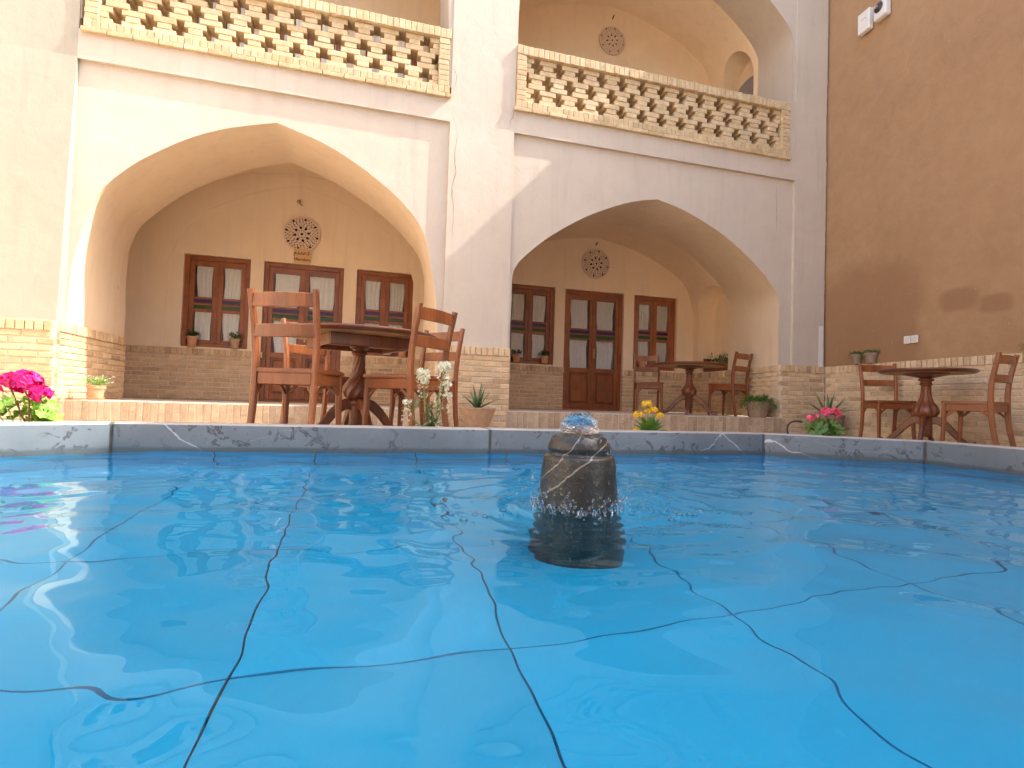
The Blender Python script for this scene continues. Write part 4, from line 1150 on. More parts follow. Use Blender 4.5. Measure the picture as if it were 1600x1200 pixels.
ins_ &= np.hypot(X_-FC[0], Y_-FC[1]) > 0.085
idx[ins_] = np.arange(ins_.sum())
vs = np.stack([X_[ins_], Y_[ins_], ZW+H_[ins_]], 1)
q = np.stack([idx[:-1, :-1], idx[:-1, 1:], idx[1:, 1:], idx[1:, :-1]], -1).reshape(-1, 4); q = q[(q >= 0).all(1)]
me = bpy.data.meshes.new('pool_water'); me.from_pydata(vs.tolist(), [], q.tolist()); me.update()
for p in me.polygons: p.use_smooth = True
wat = link_mesh('pool_water', me, MAT['water']); tag(wat, 'clear rippling water filling the blue pool', None, None, 'structure')

# ------------------------------------------------------------------ fountain
ft = thing('fountain', 'dark stone bubbling fountain head with pale veins standing in the pool', 'fountain', (FC[0], FC[1], FLOORZ))
fb = -FLOORZ
prof = [(0.125, 0.0), (0.124, 0.25), (0.113, fb+ZW-0.02), (0.109, fb-0.12), (0.105, fb-0.07), (0.101, fb-0.040), (0.101, fb-0.034), (0.099, fb-0.029), (0.088, fb-0.026), (0.0845, fb-0.022), (0.0852, fb-0.017), (0.089, fb-0.012),
        (0.0885, fb-0.002), (0.083, fb+0.012), (0.073, fb+0.024), (0.058, fb+0.032), (0.045, fb+0.036), (0.0, fb+0.037)]
pf = [tuple(p) for p in resample(np.array(prof), 110)]
def rough(a, z, i): return 1+0.012*mnoise.noise(Vector((math.cos(a)*3, math.sin(a)*3, z*14)))+0.006*mnoise.noise(Vector((math.cos(a)*9, math.sin(a)*9, z*50)))
m = MB(); m.lathe(pf, 64, mod=rough); m.build('stone_head', MAT['fountain'], ft, smooth=True)
# bubbling water on top: a closed lumpy dome
def dome():
    bm = bmesh.new(); bmesh.ops.create_icosphere(bm, subdivisions=5, radius=1.0)
    for v in bm.verts:
        d = v.co.normalized(); k = 1+0.16*mnoise.noise(d*2.6+Vector((1, 2, 3)))+0.09*mnoise.noise(d*6.1)+0.045*mnoise.noise(d*13)
        z = d.z*(0.042*k if d.z > 0 else 0.020)
        skirt = 1.0+0.25*max(0, -d.z)
        v.co = Vector((d.x*0.052*k*skirt, d.y*0.052*k*skirt, z*k+0.020*0+0.05))
    me = bpy.data.meshes.new('water_dome'); bm.to_mesh(me); bm.free()
    for p in me.polygons: p.use_smooth = True
    return me
o = link_mesh('water_dome', dome(), MAT['clear_water'], ft); o.location = (0, 0, fb)
# water film tongues running down and droplets
def blob_mesh(seed):
    bm = bmesh.new(); bmesh.ops.create_icosphere(bm, subdivisions=2, radius=1.0); r = random.Random(seed); o_ = Vector((r.random()*9, r.random()*9, 0))
    for v in bm.verts: v.co *= 1+0.25*mnoise.noise(v.co*1.3+o_)
    me = bpy.data.meshes.new('blob'); bm.to_mesh(me); bm.free(); return [v.co.copy() for v in me.vertices], [tuple(p.vertices) for p in me.polygons]
BLB = [blob_mesh(k) for k in range(5)]
rd = random.Random(21); m = MB()
def blob(c, sx, sy, sz, ang=0.0):
    vs, fs = rd.choice(BLB); R = Matrix.Rotation(ang, 3, 'Y'); m.add([Vector(c)+R @ Vector((v.x*sx, v.y*sy, v.z*sz)) for v in vs], fs)
for k in range(420):
    a = rd.uniform(0, 2*PI); q = 0.105+abs(rd.gauss(0, 0.055)); z = abs(rd.gauss(0, 0.028)); s = rd.uniform(0.0010, 0.0034)*(1.3 if q < 0.14 else 0.9)
    blob((q*math.cos(a), q*math.sin(a), z+ZW+0.004), s, s, s*rd.uniform(0.8, 1.9), rd.uniform(-.5, .5))
for k in range(55):     # beads and runs clinging to the stone
    a = rd.uniform(-PI, 0); zz = rd.uniform(ZW, 0.01); rr = np.interp(zz, [ZW, -0.12, -0.07, -0.04, -0.03, -0.02, 0.0, 0.012], [.112, .109, .105, .101, .095, .088, .0885, .083])
    s = rd.uniform(0.0015, 0.0042); blob(((rr+s*.5)*math.cos(a), (rr+s*.5)*math.sin(a), zz), s, s, s*rd.uniform(1.0, 2.6), rd.uniform(-.3, .3))
for k in range(90):     # crown of splash at the foot
    a = rd.uniform(0, 2*PI); q = rd.uniform(0.108, 0.135); h = rd.uniform(0.004, 0.020)
    blob((q*math.cos(a), q*math.sin(a), ZW+h*0.4), rd.uniform(.002, .005), rd.uniform(.002, .005), h, rd.uniform(-.5, .5))
for k in range(26):     # tongues sliding off the dome
    a = rd.uniform(0, 2*PI); q = rd.uniform(0.045, 0.078); blob((q*math.cos(a), q*math.sin(a), 0.036-(q-0.045)*0.55), rd.uniform(.004, .010), rd.uniform(.004, .010), rd.uniform(.004, .009), rd.uniform(-.5, .5))
drops = m.build('water_droplets', MAT['clear_water'], None, smooth=True); drops.location = (FC[0], FC[1], 0); tag(drops, 'water droplets splashing round the fountain head', None, None, 'stuff')
# half-sphere bubbles floating on the water
m = MB()
for k in range(30):
    a = rd.uniform(-PI*0.95, 0.1); q = rd.uniform(0.15, 0.40); s = rd.uniform(0.003, 0.0085)
    m.lathe([(s, -0.001), (s*0.93, s*0.36), (s*0.70, s*0.70), (s*0.36, s*0.92), (0, s)], 14, (q*math.cos(a), q*math.sin(a), ZW))
    m.lathe([(s*1.3, -0.0012), (s*1.12, 0.0012), (s, 0.0)], 14, (q*math.cos(a), q*math.sin(a), ZW))
bub = NT('bubble_film'); bub.n.remove(bub.b)
tr = bub.new('ShaderNodeBsdfTransparent'); gl = bub.new('ShaderNodeBsdfGlossy'); gl.inputs['Roughness'].default_value = 0.02; lw = bub.new('ShaderNodeLayerWeight'); lw.inputs[0].default_value = 0.15; mx = bub.new('ShaderNodeMixShader')
bub.link(lw.outputs['Fresnel'], mx.inputs[0]); bub.link(tr.outputs[0], mx.inputs[1]); bub.link(gl.outputs[0], mx.inputs[2]); bub.link(mx.outputs[0], bub.out.inputs[0])
o = m.build('water_bubbles', bub.m, None, smooth=True); o.location = (FC[0], FC[1], 0); tag(o, 'small bubbles floating on the water before the fountain head', None, None, 'stuff')

# ------------------------------------------------------------------ chairs
def make_chair(label, group):
    t = thing('wooden_chair', label, 'chair', (0, 0, 0), 0, group); w = MAT['wood']
    for s in (-1, 1):
        m = MB(); path = catmull([(s*.185, -.245, 0), (s*.183, -.205, .22), (s*.185, -.190, .45), (s*.190, -.200, .66), (s*.197, -.255, .93)], 5)
        m.sweep(path, [(0.032, 0.046-0.014*abs(i/(len(path)-1)-0.45)) for i in range(len(path))], Vector((0, 1, 0))); m.build('leg', w, t, angle=35)
        m = MB(); m.sweep([(s*.178, .178, .44), (s*.180, .182, .25), (s*.186, .196, 0)], [(0.040, 0.040), (0.037, 0.037), (0.030, 0.030)], Vector((0, 1, 0))); m.build('leg', w, t, angle=35)
    m = MB(); bm = bmesh.new()
    out = [(-.178, -.205), (.178, -.205), (.192, -.1), (.212, .12), (.205, .20), (.15, .222), (-.15, .222), (-.205, .20), (-.212, .12), (-.192, -.1)]
    b_ = [bm.verts.new((x, y, .445)) for x, y in out]; t_ = [bm.verts.new((x, y, .472)) for x, y in out]
    bm.faces.new(list(reversed(b_))); bm.faces.new(t_)
    for i in range(10): bm.faces.new((b_[i], b_[(i+1) % 10], t_[(i+1) % 10], t_[i]))
    bmesh.ops.bevel(bm, geom=[e for e in bm.edges if abs(e.verts[0].co.z-e.verts[1].co.z) < .001], offset=0.006, segments=2, affect='EDGES')
    me = bpy.data.meshes.new('seat'); bm.to_mesh(me); bm.free()
    for p in me.polygons: p.use_smooth = True
    me.set_sharp_from_angle(angle=math.radians(35)); link_mesh('seat', me, w, t)
    for (xa_, xb_, ya_, yb_) in ((-.165, .165, .172, .192), (-.165, .165, -.200, -.180)):
        m = MB(); m.cbox(xa_, xb_, ya_, yb_, .375, .4445, .003); m.build('apron', w, t)
    for s in (-1, 1):
        m = MB(); m.sweep([(s*.183, -.175, .41), (s*.180, .165, .41)], (0.069, 0.020), Vector((1, 0, 0))); m.build('apron', w, t, angle=35)
    for z, h, yb_, wd in ((.868, .086, -.244, .192), (.690, .078, -.214, .189)):
        m = MB(); path = [(wd*(k/8*2-1), yb_-0.026*(1-(k/8*2-1)**2), z) for k in range(9)]
        m.sweep(path, [(0.017, h*(0.93+0.07*math.cos((k/8*2-1)*1.5))) for k in range(9)], Vector((0, 0, 1))); m.build('back_rail', w, t, angle=35)
    for s in (-1, 1):
        m = MB()
        m.sweep([(s*.178, .165, .325), (s*.179, .105, .382)], (0.016, 0.022), Vector((0, 0, 1))); m.build('bracket', w, t, angle=35)
        m = MB(); m.sweep([(s*.165, .181, .325), (s*.105, .181, .382)], (0.016, 0.022), Vector((0, 0, 1))); m.build('bracket', w, t, angle=35)
        m = MB(); m.sweep([(s*.182, -.175, .325), (s*.181, -.115, .382)], (0.016, 0.022), Vector((0, 0, 1))); m.build('bracket', w, t, angle=35)
    return t
GC = 'wooden chairs at the round tables'
chair0 = make_chair('', GC)
CHAIRS = [  # x, y, floor z, turn, scale, label
 (-0.267, -2.520, COURT, -0.36, 1.0, 'tall wooden chair seen from behind, sunlit back, nearest the pool under the name board'),
 (-0.21, -1.50, COURT, -2.50, 1.0, 'wooden chair on the far side of the nearest table, half hidden behind the sunlit chair'),
 (0.40, -2.345, COURT, 0.80, 1.0, 'wooden chair seen side-on beside the white flowers at the nearest table'),
 (0.62, -1.55, COURT, 2.35, 1.0, 'wooden chair on the far side of the nearest table, hidden behind the side-on chair'),
 (5.93, -1.33, COURT, 2.72, 0.97, 'wooden chair by the brown wall under the two small pots, facing the pool'),
 (5.61, -2.46, COURT, 0.24, 0.95, 'wooden chair by the brown wall, last one on the side away from the corner'),
 (4.42, 1.40, 0.0, 2.75, 1.0, 'wooden chair in the shaded bay before the narrow window beside the door'),
 (5.40, 0.78, 0.0, 0.35, 1.0, 'wooden chair in the shaded bay beside the trailing potted plant')]
for i, (x, y, z, t, s, lab) in enumerate(CHAIRS):
    o = chair0 if i == 0 else copy_tree(chair0)
    o.location = (x, y, z); o.rotation_euler = (0, 0, t); o.scale = (s, s, s); o['label'] = lab

# ------------------------------------------------------------------ tables
def make_table(label, R, H, spiral, nfeet, foot_rot, loc, square):
    t = thing('round_table', label, 'table', loc, foot_rot, 'round pedestal tables'); w = MAT['wood_table']
    m = MB(); m.lathe([(0.0, H-0.034), (R-0.05, H-0.034), (R-0.035, H-0.036), (R-0.018, H-0.030), (R-0.012, H-0.024), (R-0.004, H-0.020), (R, H-0.014), (R-0.001, H-0.008), (R-0.008, H-0.005), (R-0.012, H), (0, H)], 72)
    m.mi = [1 if i < 72*2 else 0 for i in range(len(m.f))]
    m.build('table_top', [w, MAT['wood_under']], t, angle=30)
    m = MB()
    if square:
        for s in (-1, 1):
            m.cbox(-0.30, 0.30, s*0.27-0.011, s*0.27+0.011, H-0.112, H-0.035, .003); m.cbox(s*0.29-0.011, s*0.29+0.011, -0.258, 0.258, H-0.112, H-0.035, .003)
        m.cbox(-0.28, 0.28, -0.03, 0.03, H-0.095, H-0.036, .003)
        m.build('under_frame', MAT['wood'], t)
    else:
        m.lathe([(0.20, H-0.036), (0.19, H-0.05), (0.09, H-0.075), (0.05, H-0.085)], 32); m.build('under_frame', w, t, angle=40)
    z1 = H-0.09
    pr_ = [(0.066, z1), (0.066, z1-.018), (0.050, z1-.026), (0.047, z1-.040), (0.056, z1-.052), (0.056, z1-.062), (0.043, z1-.072), (0.043, z1-.13), (0.050, z1-.19), (0.066, z1-.235), (0.092, z1-.275), (0.108, z1-.315), (0.107, z1-.345), (0.088, z1-.375), (0.058, z1-.392), (0.050, z1-.402), (0.063, z1-.412), (0.064, z1-.424), (0.055, z1-.434), (0.055, 0.14), (0.05, 0.10), (0.0, 0.085)]
    P = [tuple(p) for p in resample(catmull(pr_, 3), 76)]
    def flute(a, z, i):
        d = z1-z
        if not 0.075 < d < 0.385: return 1.0
        e = min(1, (d-0.075)/0.03, (0.385-d)/0.02)
        return 1-0.17*e*abs(math.sin(5.0*(a+(spiral*d)+0.25)))**0.7+0.06*e
    m = MB(); m.lathe(list(reversed(P)), 80, mod=flute); m.build('pedestal', w, t, smooth=True)
    for k in range(nfeet):
        a = 2*PI*k/nfeet; path = catmull([(0.045, 0.26), (0.10, 0.255), (0.17, 0.20), (0.24, 0.115), (0.31, 0.045), (0.365, 0.030), (0.40, 0.045)], 4)
        Pp = [(r*math.cos(a), r*math.sin(a), z) for r, z in path]; n_ = len(Pp)
        m = MB(); m.sweep(Pp, [(0.040-0.008*i/n_, 0.085-0.045*min(1, i/n_*1.25)+(0.016 if i > n_-5 else 0)) for i in range(n_)], Vector((0, 0, 1))); m.build('foot', w, t, angle=40)
    return t
make_table('round wooden table with spiral fluted pedestal among the nearest chairs', 0.565, 0.775, 6.5, 4, 0.35, (0.085, -2.04, COURT), True)
make_table('round wooden table inside the shaded bay between the two chairs', 0.53, 0.755, 6.5, 4, 0.9, (4.83, 0.92, 0.0), False)
make_table('round wooden table with straight fluted pedestal against the brown wall', 0.415, 0.765, 0.0, 4, 0.5, (5.62, -2.00, COURT), False)

# ------------------------------------------------------------------ pots and plants
rp = random.Random(77)
def blade(m, base, d, length, width, droop=0.3, n=5, fold=0.15, tip=0.05, flat=False):
    """a leaf: curved strip from base along d"""
    d = Vector(d).normalized(); p = Vector(base); up = Vector((0, 0, 1)); side = d.cross(up)
    if side.length < 0.05: side = Vector((1, 0, 0))
    side.normalize(); vs = []; step = length/n
    for i in range(n+1):
        t = i/n; w = width*(math.sin(PI*min(1, t*0.92+0.08))**0.7 if not flat else (1-t)**0.8+tip)*0.5
        nrm = side.cross(d)
        vs += [p-side*w+nrm*(fold*w), p, p+side*w+nrm*(fold*w)]
        p = p+d*step; d = (d+Vector((0, 0, -droop/n))).normalized()
    fs = []
    for i in range(n): fs += [(i*3, i*3+1, i*3+4, i*3+3), (i*3+1, i*3+2, i*3+5, i*3+4)]
    m.add(vs, fs)
def pot(t, r_top, r_bot, h, mat, rim=True, saucer=0.0, z=0.0, soil=True):
    m = MB(); pr_ = [(0, z), (r_bot, z), (r_bot*1.01, z+0.003)]
    if rim: pr_ += [(r_top*0.90, z+h*0.74), (r_top*0.905, z+h*0.75), (r_top, z+h*0.76), (r_top*1.01, z+h*0.97), (r_top*0.99, z+h), (r_top*0.90, z+h), (r_top*0.88, z+h*0.88), (0.0, z+h*0.88)]
    else: pr_ += [(r_top*0.985, z+h*0.95), (r_top, z+h*0.97), (r_top*0.99, z+h), (r_top*0.93, z+h), (r_top*0.91, z+h*0.9), (0, z+h*0.9)]
    m.lathe(pr_, 36); m.build('pot', mat, t, angle=35)
    if saucer:
        m = MB(); m.lathe([(0, z-0.016), (r_bot*saucer*0.85, z-0.016), (r_bot*saucer, z+0.004), (r_bot*saucer*0.96, z+0.006), (r_bot*saucer*0.8, z-0.004), (0, z-0.004)], 36); m.build('saucer', mat, t, angle=35)
    if soil:
        m = MB(); q = r_top*(0.885 if rim else 0.915); m.lathe([(q, z+h*0.885 if rim else z+h*0.905), (0, z+h*0.90 if rim else z+h*0.92)], 24); m.build('soil', MAT['soil'], t)
def bushy(t, mat, n, r, h, z, leaf=(0.03, 0.014), spread=1.0, droop=0.5, name='foliage', stems=8, trail=0.0):
    m = MB()
    for k in range(n):
        a = rp.uniform(0, 2*PI); q = r*math.sqrt(rp.random()); hh = z+h*(rp.random()**0.8)*(1-0.35*(q/r)**2)
        out = Vector((math.cos(a), math.sin(a), 0)); p = out*q*spread+Vector((0, 0, hh))
        d = out*rp.uniform(0.4, 1.0)+Vector((rp.uniform(-.5, .5), rp.uniform(-.5, .5), rp.uniform(0.1, 0.9)))
        blade(m, p, d, leaf[0]*rp.uniform(0.7, 1.3), leaf[1]*rp.uniform(0.7, 1.3), droop, 3)
    for k in range(stems):
        a = rp.uniform(0, 2*PI); q = r*rp.uniform(0.5, 1.0)*spread; e = Vector((q*math.cos(a), q*math.sin(a), z+h*rp.uniform(0.5, 1.0)))
        m.tube([(0, 0, z-0.01), tuple(e*0.5+Vector((0, 0, z*0.5+0.01))), tuple(e)], [0.0022, 0.0018, 0.001], 4)
        for j in range(5):
            f = e*rp.uniform(0.5, 1.0); f.z = z+(e.z-z)*rp.uniform(0.5, 1.0); blade(m, f, (rp.uniform(-1, 1), rp.uniform(-1, 1), rp.uniform(0, 1)), leaf[0], leaf[1], droop, 3)
    for k in range(int(trail)):
        a = rp.uniform(0, 2*PI); q = r*0.95; P_ = [Vector((q*math.cos(a)*f, q*math.sin(a)*f, z+dz)) for f, dz in ((0.8, 0.02), (1.15, 0.03), (1.4, -0.02), (1.5, -0.08))]
        m.tube(P_, 0.0015, 4)
        for j in range(12):
            f = rp.random()*2.99; i0 = int(f); p = P_[i0].lerp(P_[i0+1], f-i0); blade(m, p, (rp.uniform(-1, 1), rp.uniform(-1, 1), rp.uniform(-.3, .7)), leaf[0], leaf[1], droop, 3)
    return m.build(name, mat, t, smooth=False)
def florets(m, n, c, r, size, flat=0.6, petals=5):
    for k in range(n):
        d = Vector((rp.gauss(0, 1), rp.gauss(0, 1), rp.gauss(0, 1)*flat+0.35)).normalized(); p = Vector(c)+Vector((d.x*r, d.y*r, d.z*r*0.85))*rp.uniform(0.75, 1.0)
        ta = d.orthogonal().normalized(); tb = d.cross(ta); r0 = rp.uniform(0, 6)
        for q in range(petals):
            a = r0+2*PI*q/petals; e = (ta*math.cos(a)+tb*math.sin(a)); s = size*rp.uniform(0.8, 1.2)
            sd = e.cross(d)*s*0.42; o_ = p+d*0.002
            m.add([o_, p+e*s*0.55-sd+d*s*0.22, p+e*s+d*s*0.12+d*rp.uniform(-.1, .2)*s, p+e*s*0.55+sd+d*s*0.22], [(0, 1, 2, 3)])

# small flowering pot on the sunlit step end
GS = 'small potted plants'
t = thing('potted_plant', 'terracotta pot on a saucer with lilac flowers at the sunlit end of the step', 'potted plant', (-2.40, 0.125, 0.018))
pot(t, 0.078, 0.058, 0.125, MAT['terracotta'], True, 1.28); bushy(t, MAT['leaf_bright'], 240, 0.10, 0.10, 0.115, (0.026, 0.008), 1.1, 0.6, stems=24)
m = MB()
for k in range(46):
    a = rp.uniform(0, 2*PI); q = rp.uniform(0.02, 0.17); florets(m, 1, (q*math.cos(a), q*math.sin(a), 0.14+rp.uniform(0.0, 0.09)), 0.004, 0.008)
m.build('blossom', MAT['petal_lilac'], t)
# window sill pots
SILL = [(-2.235, 0.075, 0.05, 'terracotta', 'leaf_dark', 'terracotta pot with dark leaves at the outer end of the sill by the sunlit jamb', True, 1.3),
        (-1.68, 0.075, 0.05, 'clay_tan', 'leaf', 'pale terracotta pot with spreading green leaves on the sill beside the sunlit chair', True, 1.3),
        (0.50, 0.065, 0.045, 'white_pot', 'leaf_dark', 'white rounded pot on the sill behind the spiral table pedestal', False, 0),
        (0.74, 0.078, 0.055, 'terracotta', 'leaf_dark', 'dark terracotta pot on the sill seen under the nearest table top', True, 1.3),
        (2.62, 0.072, 0.05, 'terracotta', 'leaf_dark', 'terracotta pot with twisted leaves on the shaded sill next to the centre pier', True, 0),
        (3.12, 0.068, 0.055, 'terracotta', 'leaf_dark', 'terracotta pot with upright dark leaves on the shaded sill beside the door', True, 0),
        (4.98, 0.068, 0.05, 'terracotta', 'leaf_dark', 'dark leafy plant on the shaded sill behind the chair back', True, 0)]
for x, rt, rbm, mt, lf, lab, rim, sc_ in SILL:
    t = thing('potted_plant', lab, 'potted plant', (x, B-0.015, ZWB+0.018), rp.uniform(0, 6), 'pots on the window sills')
    if mt == 'white_pot':
        m = MB(); m.lathe([(0, 0), (0.05, 0), (0.075, 0.03), (0.078, 0.06), (0.05, 0.105), (0.042, 0.125), (0.05, 0.14), (0.045, 0.14), (0.038, 0.125), (0, 0.11)], 32); m.build('pot', MAT['white_pot'], t, smooth=True)
        bushy(t, MAT[lf], 30, 0.07, 0.08, 0.12, (0.04, 0.018), 1.2, 0.6, stems=8)
    else:
        pot(t, rt, rbm, 0.125, MAT[mt], rim, sc_)
        bushy(t, MAT[lf], 46, 0.085, 0.10, 0.11, (0.042, 0.018), 1.15, 0.7, stems=12)
# pots on the dado ledge of the brown wall
for s, rt, lab in ((0.60, 0.062, 'smaller of two pots of low green sedum on the brick ledge'), (0.82, 0.075, 'larger of two pots of low green sedum on the brick ledge')):
    p = wallpt(s, ZD+SOLD+0.0, 0.045)
    t = thing('potted_plant', lab, 'potted plant', tuple(p), 0, 'pots on the brick ledge'); pot(t, rt, rt*0.68, 0.13, MAT['clay_grey'], True); bushy(t, MAT['leaf'], 150, rt*1.25, 0.045, 0.12, (0.02, 0.010), 1.05, 0.5, stems=8, trail=5)
# dry sprig at the far end of the ledge
p = wallpt(2.62, ZD+SOLD, 0.04); t = thing('dry_plant', 'dry straw coloured sprig on the brick ledge at the edge of the picture', 'plant', tuple(p))
bushy(t, MAT['leaf_dry'], 60, 0.09, 0.12, 0.0, (0.03, 0.01), 1.2, 0.6, stems=16)
# planter box in the niche
t = thing('planter_box', 'wooden planter box with dark leaves in the arched niche', 'planter', (XS+0.05, 1.88, 0.747))
m = MB()
for x in (-0.06, 0.075): m.cbox(x, x+0.012, -0.34, 0.40, 0, 0.15, .002)
m.box(-0.047, 0.074, -0.33, 0.39, 0.005, 0.12); m.build('box', MAT['wood_table'], t)
for y in (-0.352, 0.401): m = MB(); m.cbox(-0.062, 0.09, y, y+0.012, 0, 0.24, .002); m.build('end_board', MAT['wood_table'], t)
m = MB()
for k in range(260):
    p = Vector((rp.uniform(-.09, .08), rp.uniform(-.34, .30), 0.14+abs(rp.gauss(0, .06)))); blade(m, p, (rp.uniform(-1, 1), rp.uniform(-1, 1), rp.uniform(0, 1)), 0.05, 0.024, 0.6, 3)
for k in range(20):
    y = rp.uniform(-.3, .35); m.tube([(0, y, 0.12), (rp.uniform(-.1, .1), y+rp.uniform(-.06, .06), 0.30+rp.random()*0.06)], [.002, .001], 4)
m.build('foliage', MAT['leaf_dark'], t)
# trailing plant on the bay's floor edge
t = thing('potted_plant', 'grey pot with a trailing fern-like plant on the floor edge of the shaded bay', 'potted plant', (5.40, 0.14, 0.0)); pot(t, 0.155, 0.105, 0.215, MAT['clay_grey'], False)
bushy(t, MAT['leaf'], 170, 0.16, 0.10, 0.20, (0.055, 0.016), 1.15, 0.9, stems=26, trail=22)
# aloes
def aloe(t, n, L, w, z, spread, up):
    for k in range(n):
        a = 2*PI*k/n*2.4+rp.uniform(-.2, .2); f = k/(n-1)
        d = Vector((math.cos(a)*spread*(0.35+f), math.sin(a)*spread*(0.35+f), up*(1.15-f*0.75)))
        P_ = []; p = Vector((0, 0, z)); dd = d.normalized(); ll = L*rp.uniform(0.75, 1.05)
        for i in range(7): P_.append(p.copy()); p = p+dd*(ll/6); dd = (dd+Vector((0, 0, 0.05-0.10*f))).normalized()
        m = MB(); side = dd.cross(Vector((0, 0, 1))).normalized()
        m.sweep(P_, [(w*(1-i/6.2)**0.8*(0.8+0.4*min(1, i/1.5)), w*0.34*(1-i/6.5)) for i in range(7)], side.cross(dd)); m.build('leaf', MAT['aloe'], t, smooth=True)
t = thing('aloe_plant', 'spiky aloe in a wide tan clay pot before the centre pier', 'potted plant', (1.36, -0.28, COURT)); pot(t, 0.205, 0.12, 0.235, MAT['clay_tan'], False); aloe(t, 15, 0.30, 0.040, 0.22, 0.75, 1.0)
t = thing('aloe_plant', 'spiky aloe in a grey clay bowl in the corner behind the pink flowers', 'potted plant', (6.02, -0.42, COURT)); pot(t, 0.20, 0.14, 0.27, MAT['clay_grey'], False); aloe(t, 15, 0.36, 0.040, 0.25, 1.0, 0.95)
# flowers standing behind the rim, in low pots on the paving
def low_pot(t, r=0.10): pot(t, r, r*0.72, 0.13, MAT['terracotta'], True)
t = thing('flowering_plant', 'tall white stock flowers on leafy stems behind the pool rim', 'flowering plant', (0.505, -2.88, COURT)); low_pot(t)
m = MB(); fl = MB(); lv = MB(); heads = [(-0.045, 0.02, 0.485, 1.0), (0.075, -0.01, 0.525, 1.15), (0.10, 0.03, 0.42, 0.6), (-0.14, 0.03, 0.30, 0.3), (0.02, 0.05, 0.30, 0.0)]
for x, y, z, s in heads:
    P_ = [(x*0.2, y*0.2, 0.11), (x*0.7, y*0.7, 0.11+(z-0.11)*0.5), (x, y, z)]; m.tube([tuple(p) for p in catmull(P_, 4)], [0.006-0.0004*i for i in range(9)], 6)
    for k in range(int(62*s)):
        t_ = rp.random()**1.6; zz = z-t_*0.19; rr = 0.014+0.018*(1-abs(t_-0.15)); a = rp.uniform(0, 6.3)
        (florets(fl, 1, (x+rr*math.cos(a), y+rr*math.sin(a), zz), 0.004, 0.015 if t_ < 0.45 else 0.008, 0.6, 4))
    if s > 0: florets(fl, int(16*s), (x, y, z-0.008), 0.030*max(s, .4), 0.018, 0.6, 4)
    for k in range(16):
        zz = rp.uniform(0.12, z-0.12 if z > .35 else z); f = (zz-0.11)/(z-0.11); blade(lv, (x*f, y*f, zz), (rp.uniform(-1, 1), rp.uniform(-1, 1), rp.uniform(0.2, 0.9)), rp.uniform(0.06, 0.12), 0.016, 1.3, 6)
for k in range(26): blade(lv, (0, 0, 0.12), (rp.uniform(-1, 1), rp.uniform(-1, 1), rp.uniform(0.3, 1.3)), rp.uniform(0.10, 0.17), 0.018, 1.4, 6)
m.build('stem', MAT['stem'], t, smooth=True); fl.build('blossom', MAT['petal_white'], t); lv.build('foliage', MAT['leaf_grey'], t)
t = thing('flowering_plant', 'yellow kalanchoe with fleshy green leaves behind the pool rim', 'flowering plant', (1.925, -2.98, COURT)); low_pot(t, 0.085)
m = MB(); fl = MB()
for x, y, z, s in ((-0.02, 0, 0.335, 1.0), (-0.075, 0.01, 0.265, 0.9), (0.035, 0.01, 0.30, 0.55), (0.075, 0, 0.262, 0.6), (-0.10, -.02, 0.165, 0.4), (0.11, -.02, 0.16, 0.4), (0.0, 0.02, 0.29, 0.4)):
    m.tube([(0, 0, 0.12), (x*0.6, y, 0.12+(z-.12)*.6), (x, y, z-0.02)], [.005, .004, .003], 6); florets(fl, int(46*s)+10, (x, y, z-0.012), 0.036*s**.5, 0.012, 0.35, 4)
m.build('stem', MAT['stem'], t, smooth=True); fl.build('blossom', MAT['petal_yellow'], t)
for k in range(22):
    a = k*2.4; f = k/21; lv = MB(); blade(lv, (0.01*math.cos(a), 0.01*math.sin(a), 0.125), (math.cos(a)*(0.25+f), math.sin(a)*(0.25+f), 1.35-f), 0.13, 0.058, 0.3, 5, 0.35); lv.build('leaf', MAT['leaf'], t, smooth=True)
def geranium(name, label, loc, heads, petal, leaves, leafmat_, seed, deep=None, yellow=0):
    rr = random.Random(seed); t = thing(name, label, 'flowering plant', loc); low_pot(t, 0.11)
    m = MB(); fl = MB()
    for x, y, z, r, n, sz in heads:
        P_ = [(0, 0, 0.11), (x*0.9+0.01, y*0.6, 0.11+(z-0.11)*0.6), (x, y, z-r*0.6)]; m.tube([tuple(p) for p in catmull(P_, 4)], 0.0036, 6); florets(fl, n, (x, y, z), r, sz, 0.55)
        for k in range(10):
            a = rr.uniform(0, 6.3); m.tube([(x, y, z-r*0.6), (x+math.cos(a)*r*.7, y+math.sin(a)*r*.7, z-r*.1)], 0.0012, 4)
    m.build('stem', MAT['stem_red'], t, smooth=True); fl.build('blossom', MAT[petal], t)
    for k in range(leaves):
        a = rr.uniform(0, 2*PI); q = rr.uniform(0.04, 0.13); c = Vector((q*math.cos(a), q*math.sin(a), 0.15+rr.uniform(0, 0.09))); R_ = rr.uniform(0.030, 0.046)
        n_ = Vector((math.cos(a)*0.6, math.sin(a)*0.6-0.3, rr.uniform(0.4, 1.0))).normalized(); ta = n_.orthogonal().normalized(); tb = n_.cross(ta); lv = MB(); vs = [c]; K = 28
        for i in range(K):
            b_ = 2*PI*i/K; q_ = R_*(1+0.10*math.cos(7*b_))*(0.25 if abs(b_-PI) < 0.2 else 1); vs.append(c+ta*math.cos(b_)*q_+tb*math.sin(b_)*q_+n_*(0.010*math.cos(7*b_)+0.010))
        lv.add(vs, [(0, 1+i, 1+(i+1) % K) for i in range(K)]); lv.tube([(0, 0, 0.11), tuple(c*0.6), tuple(c)], 0.002, 4)
        lv.build('leaf', MAT[leafmat_], t, smooth=True)
    return t
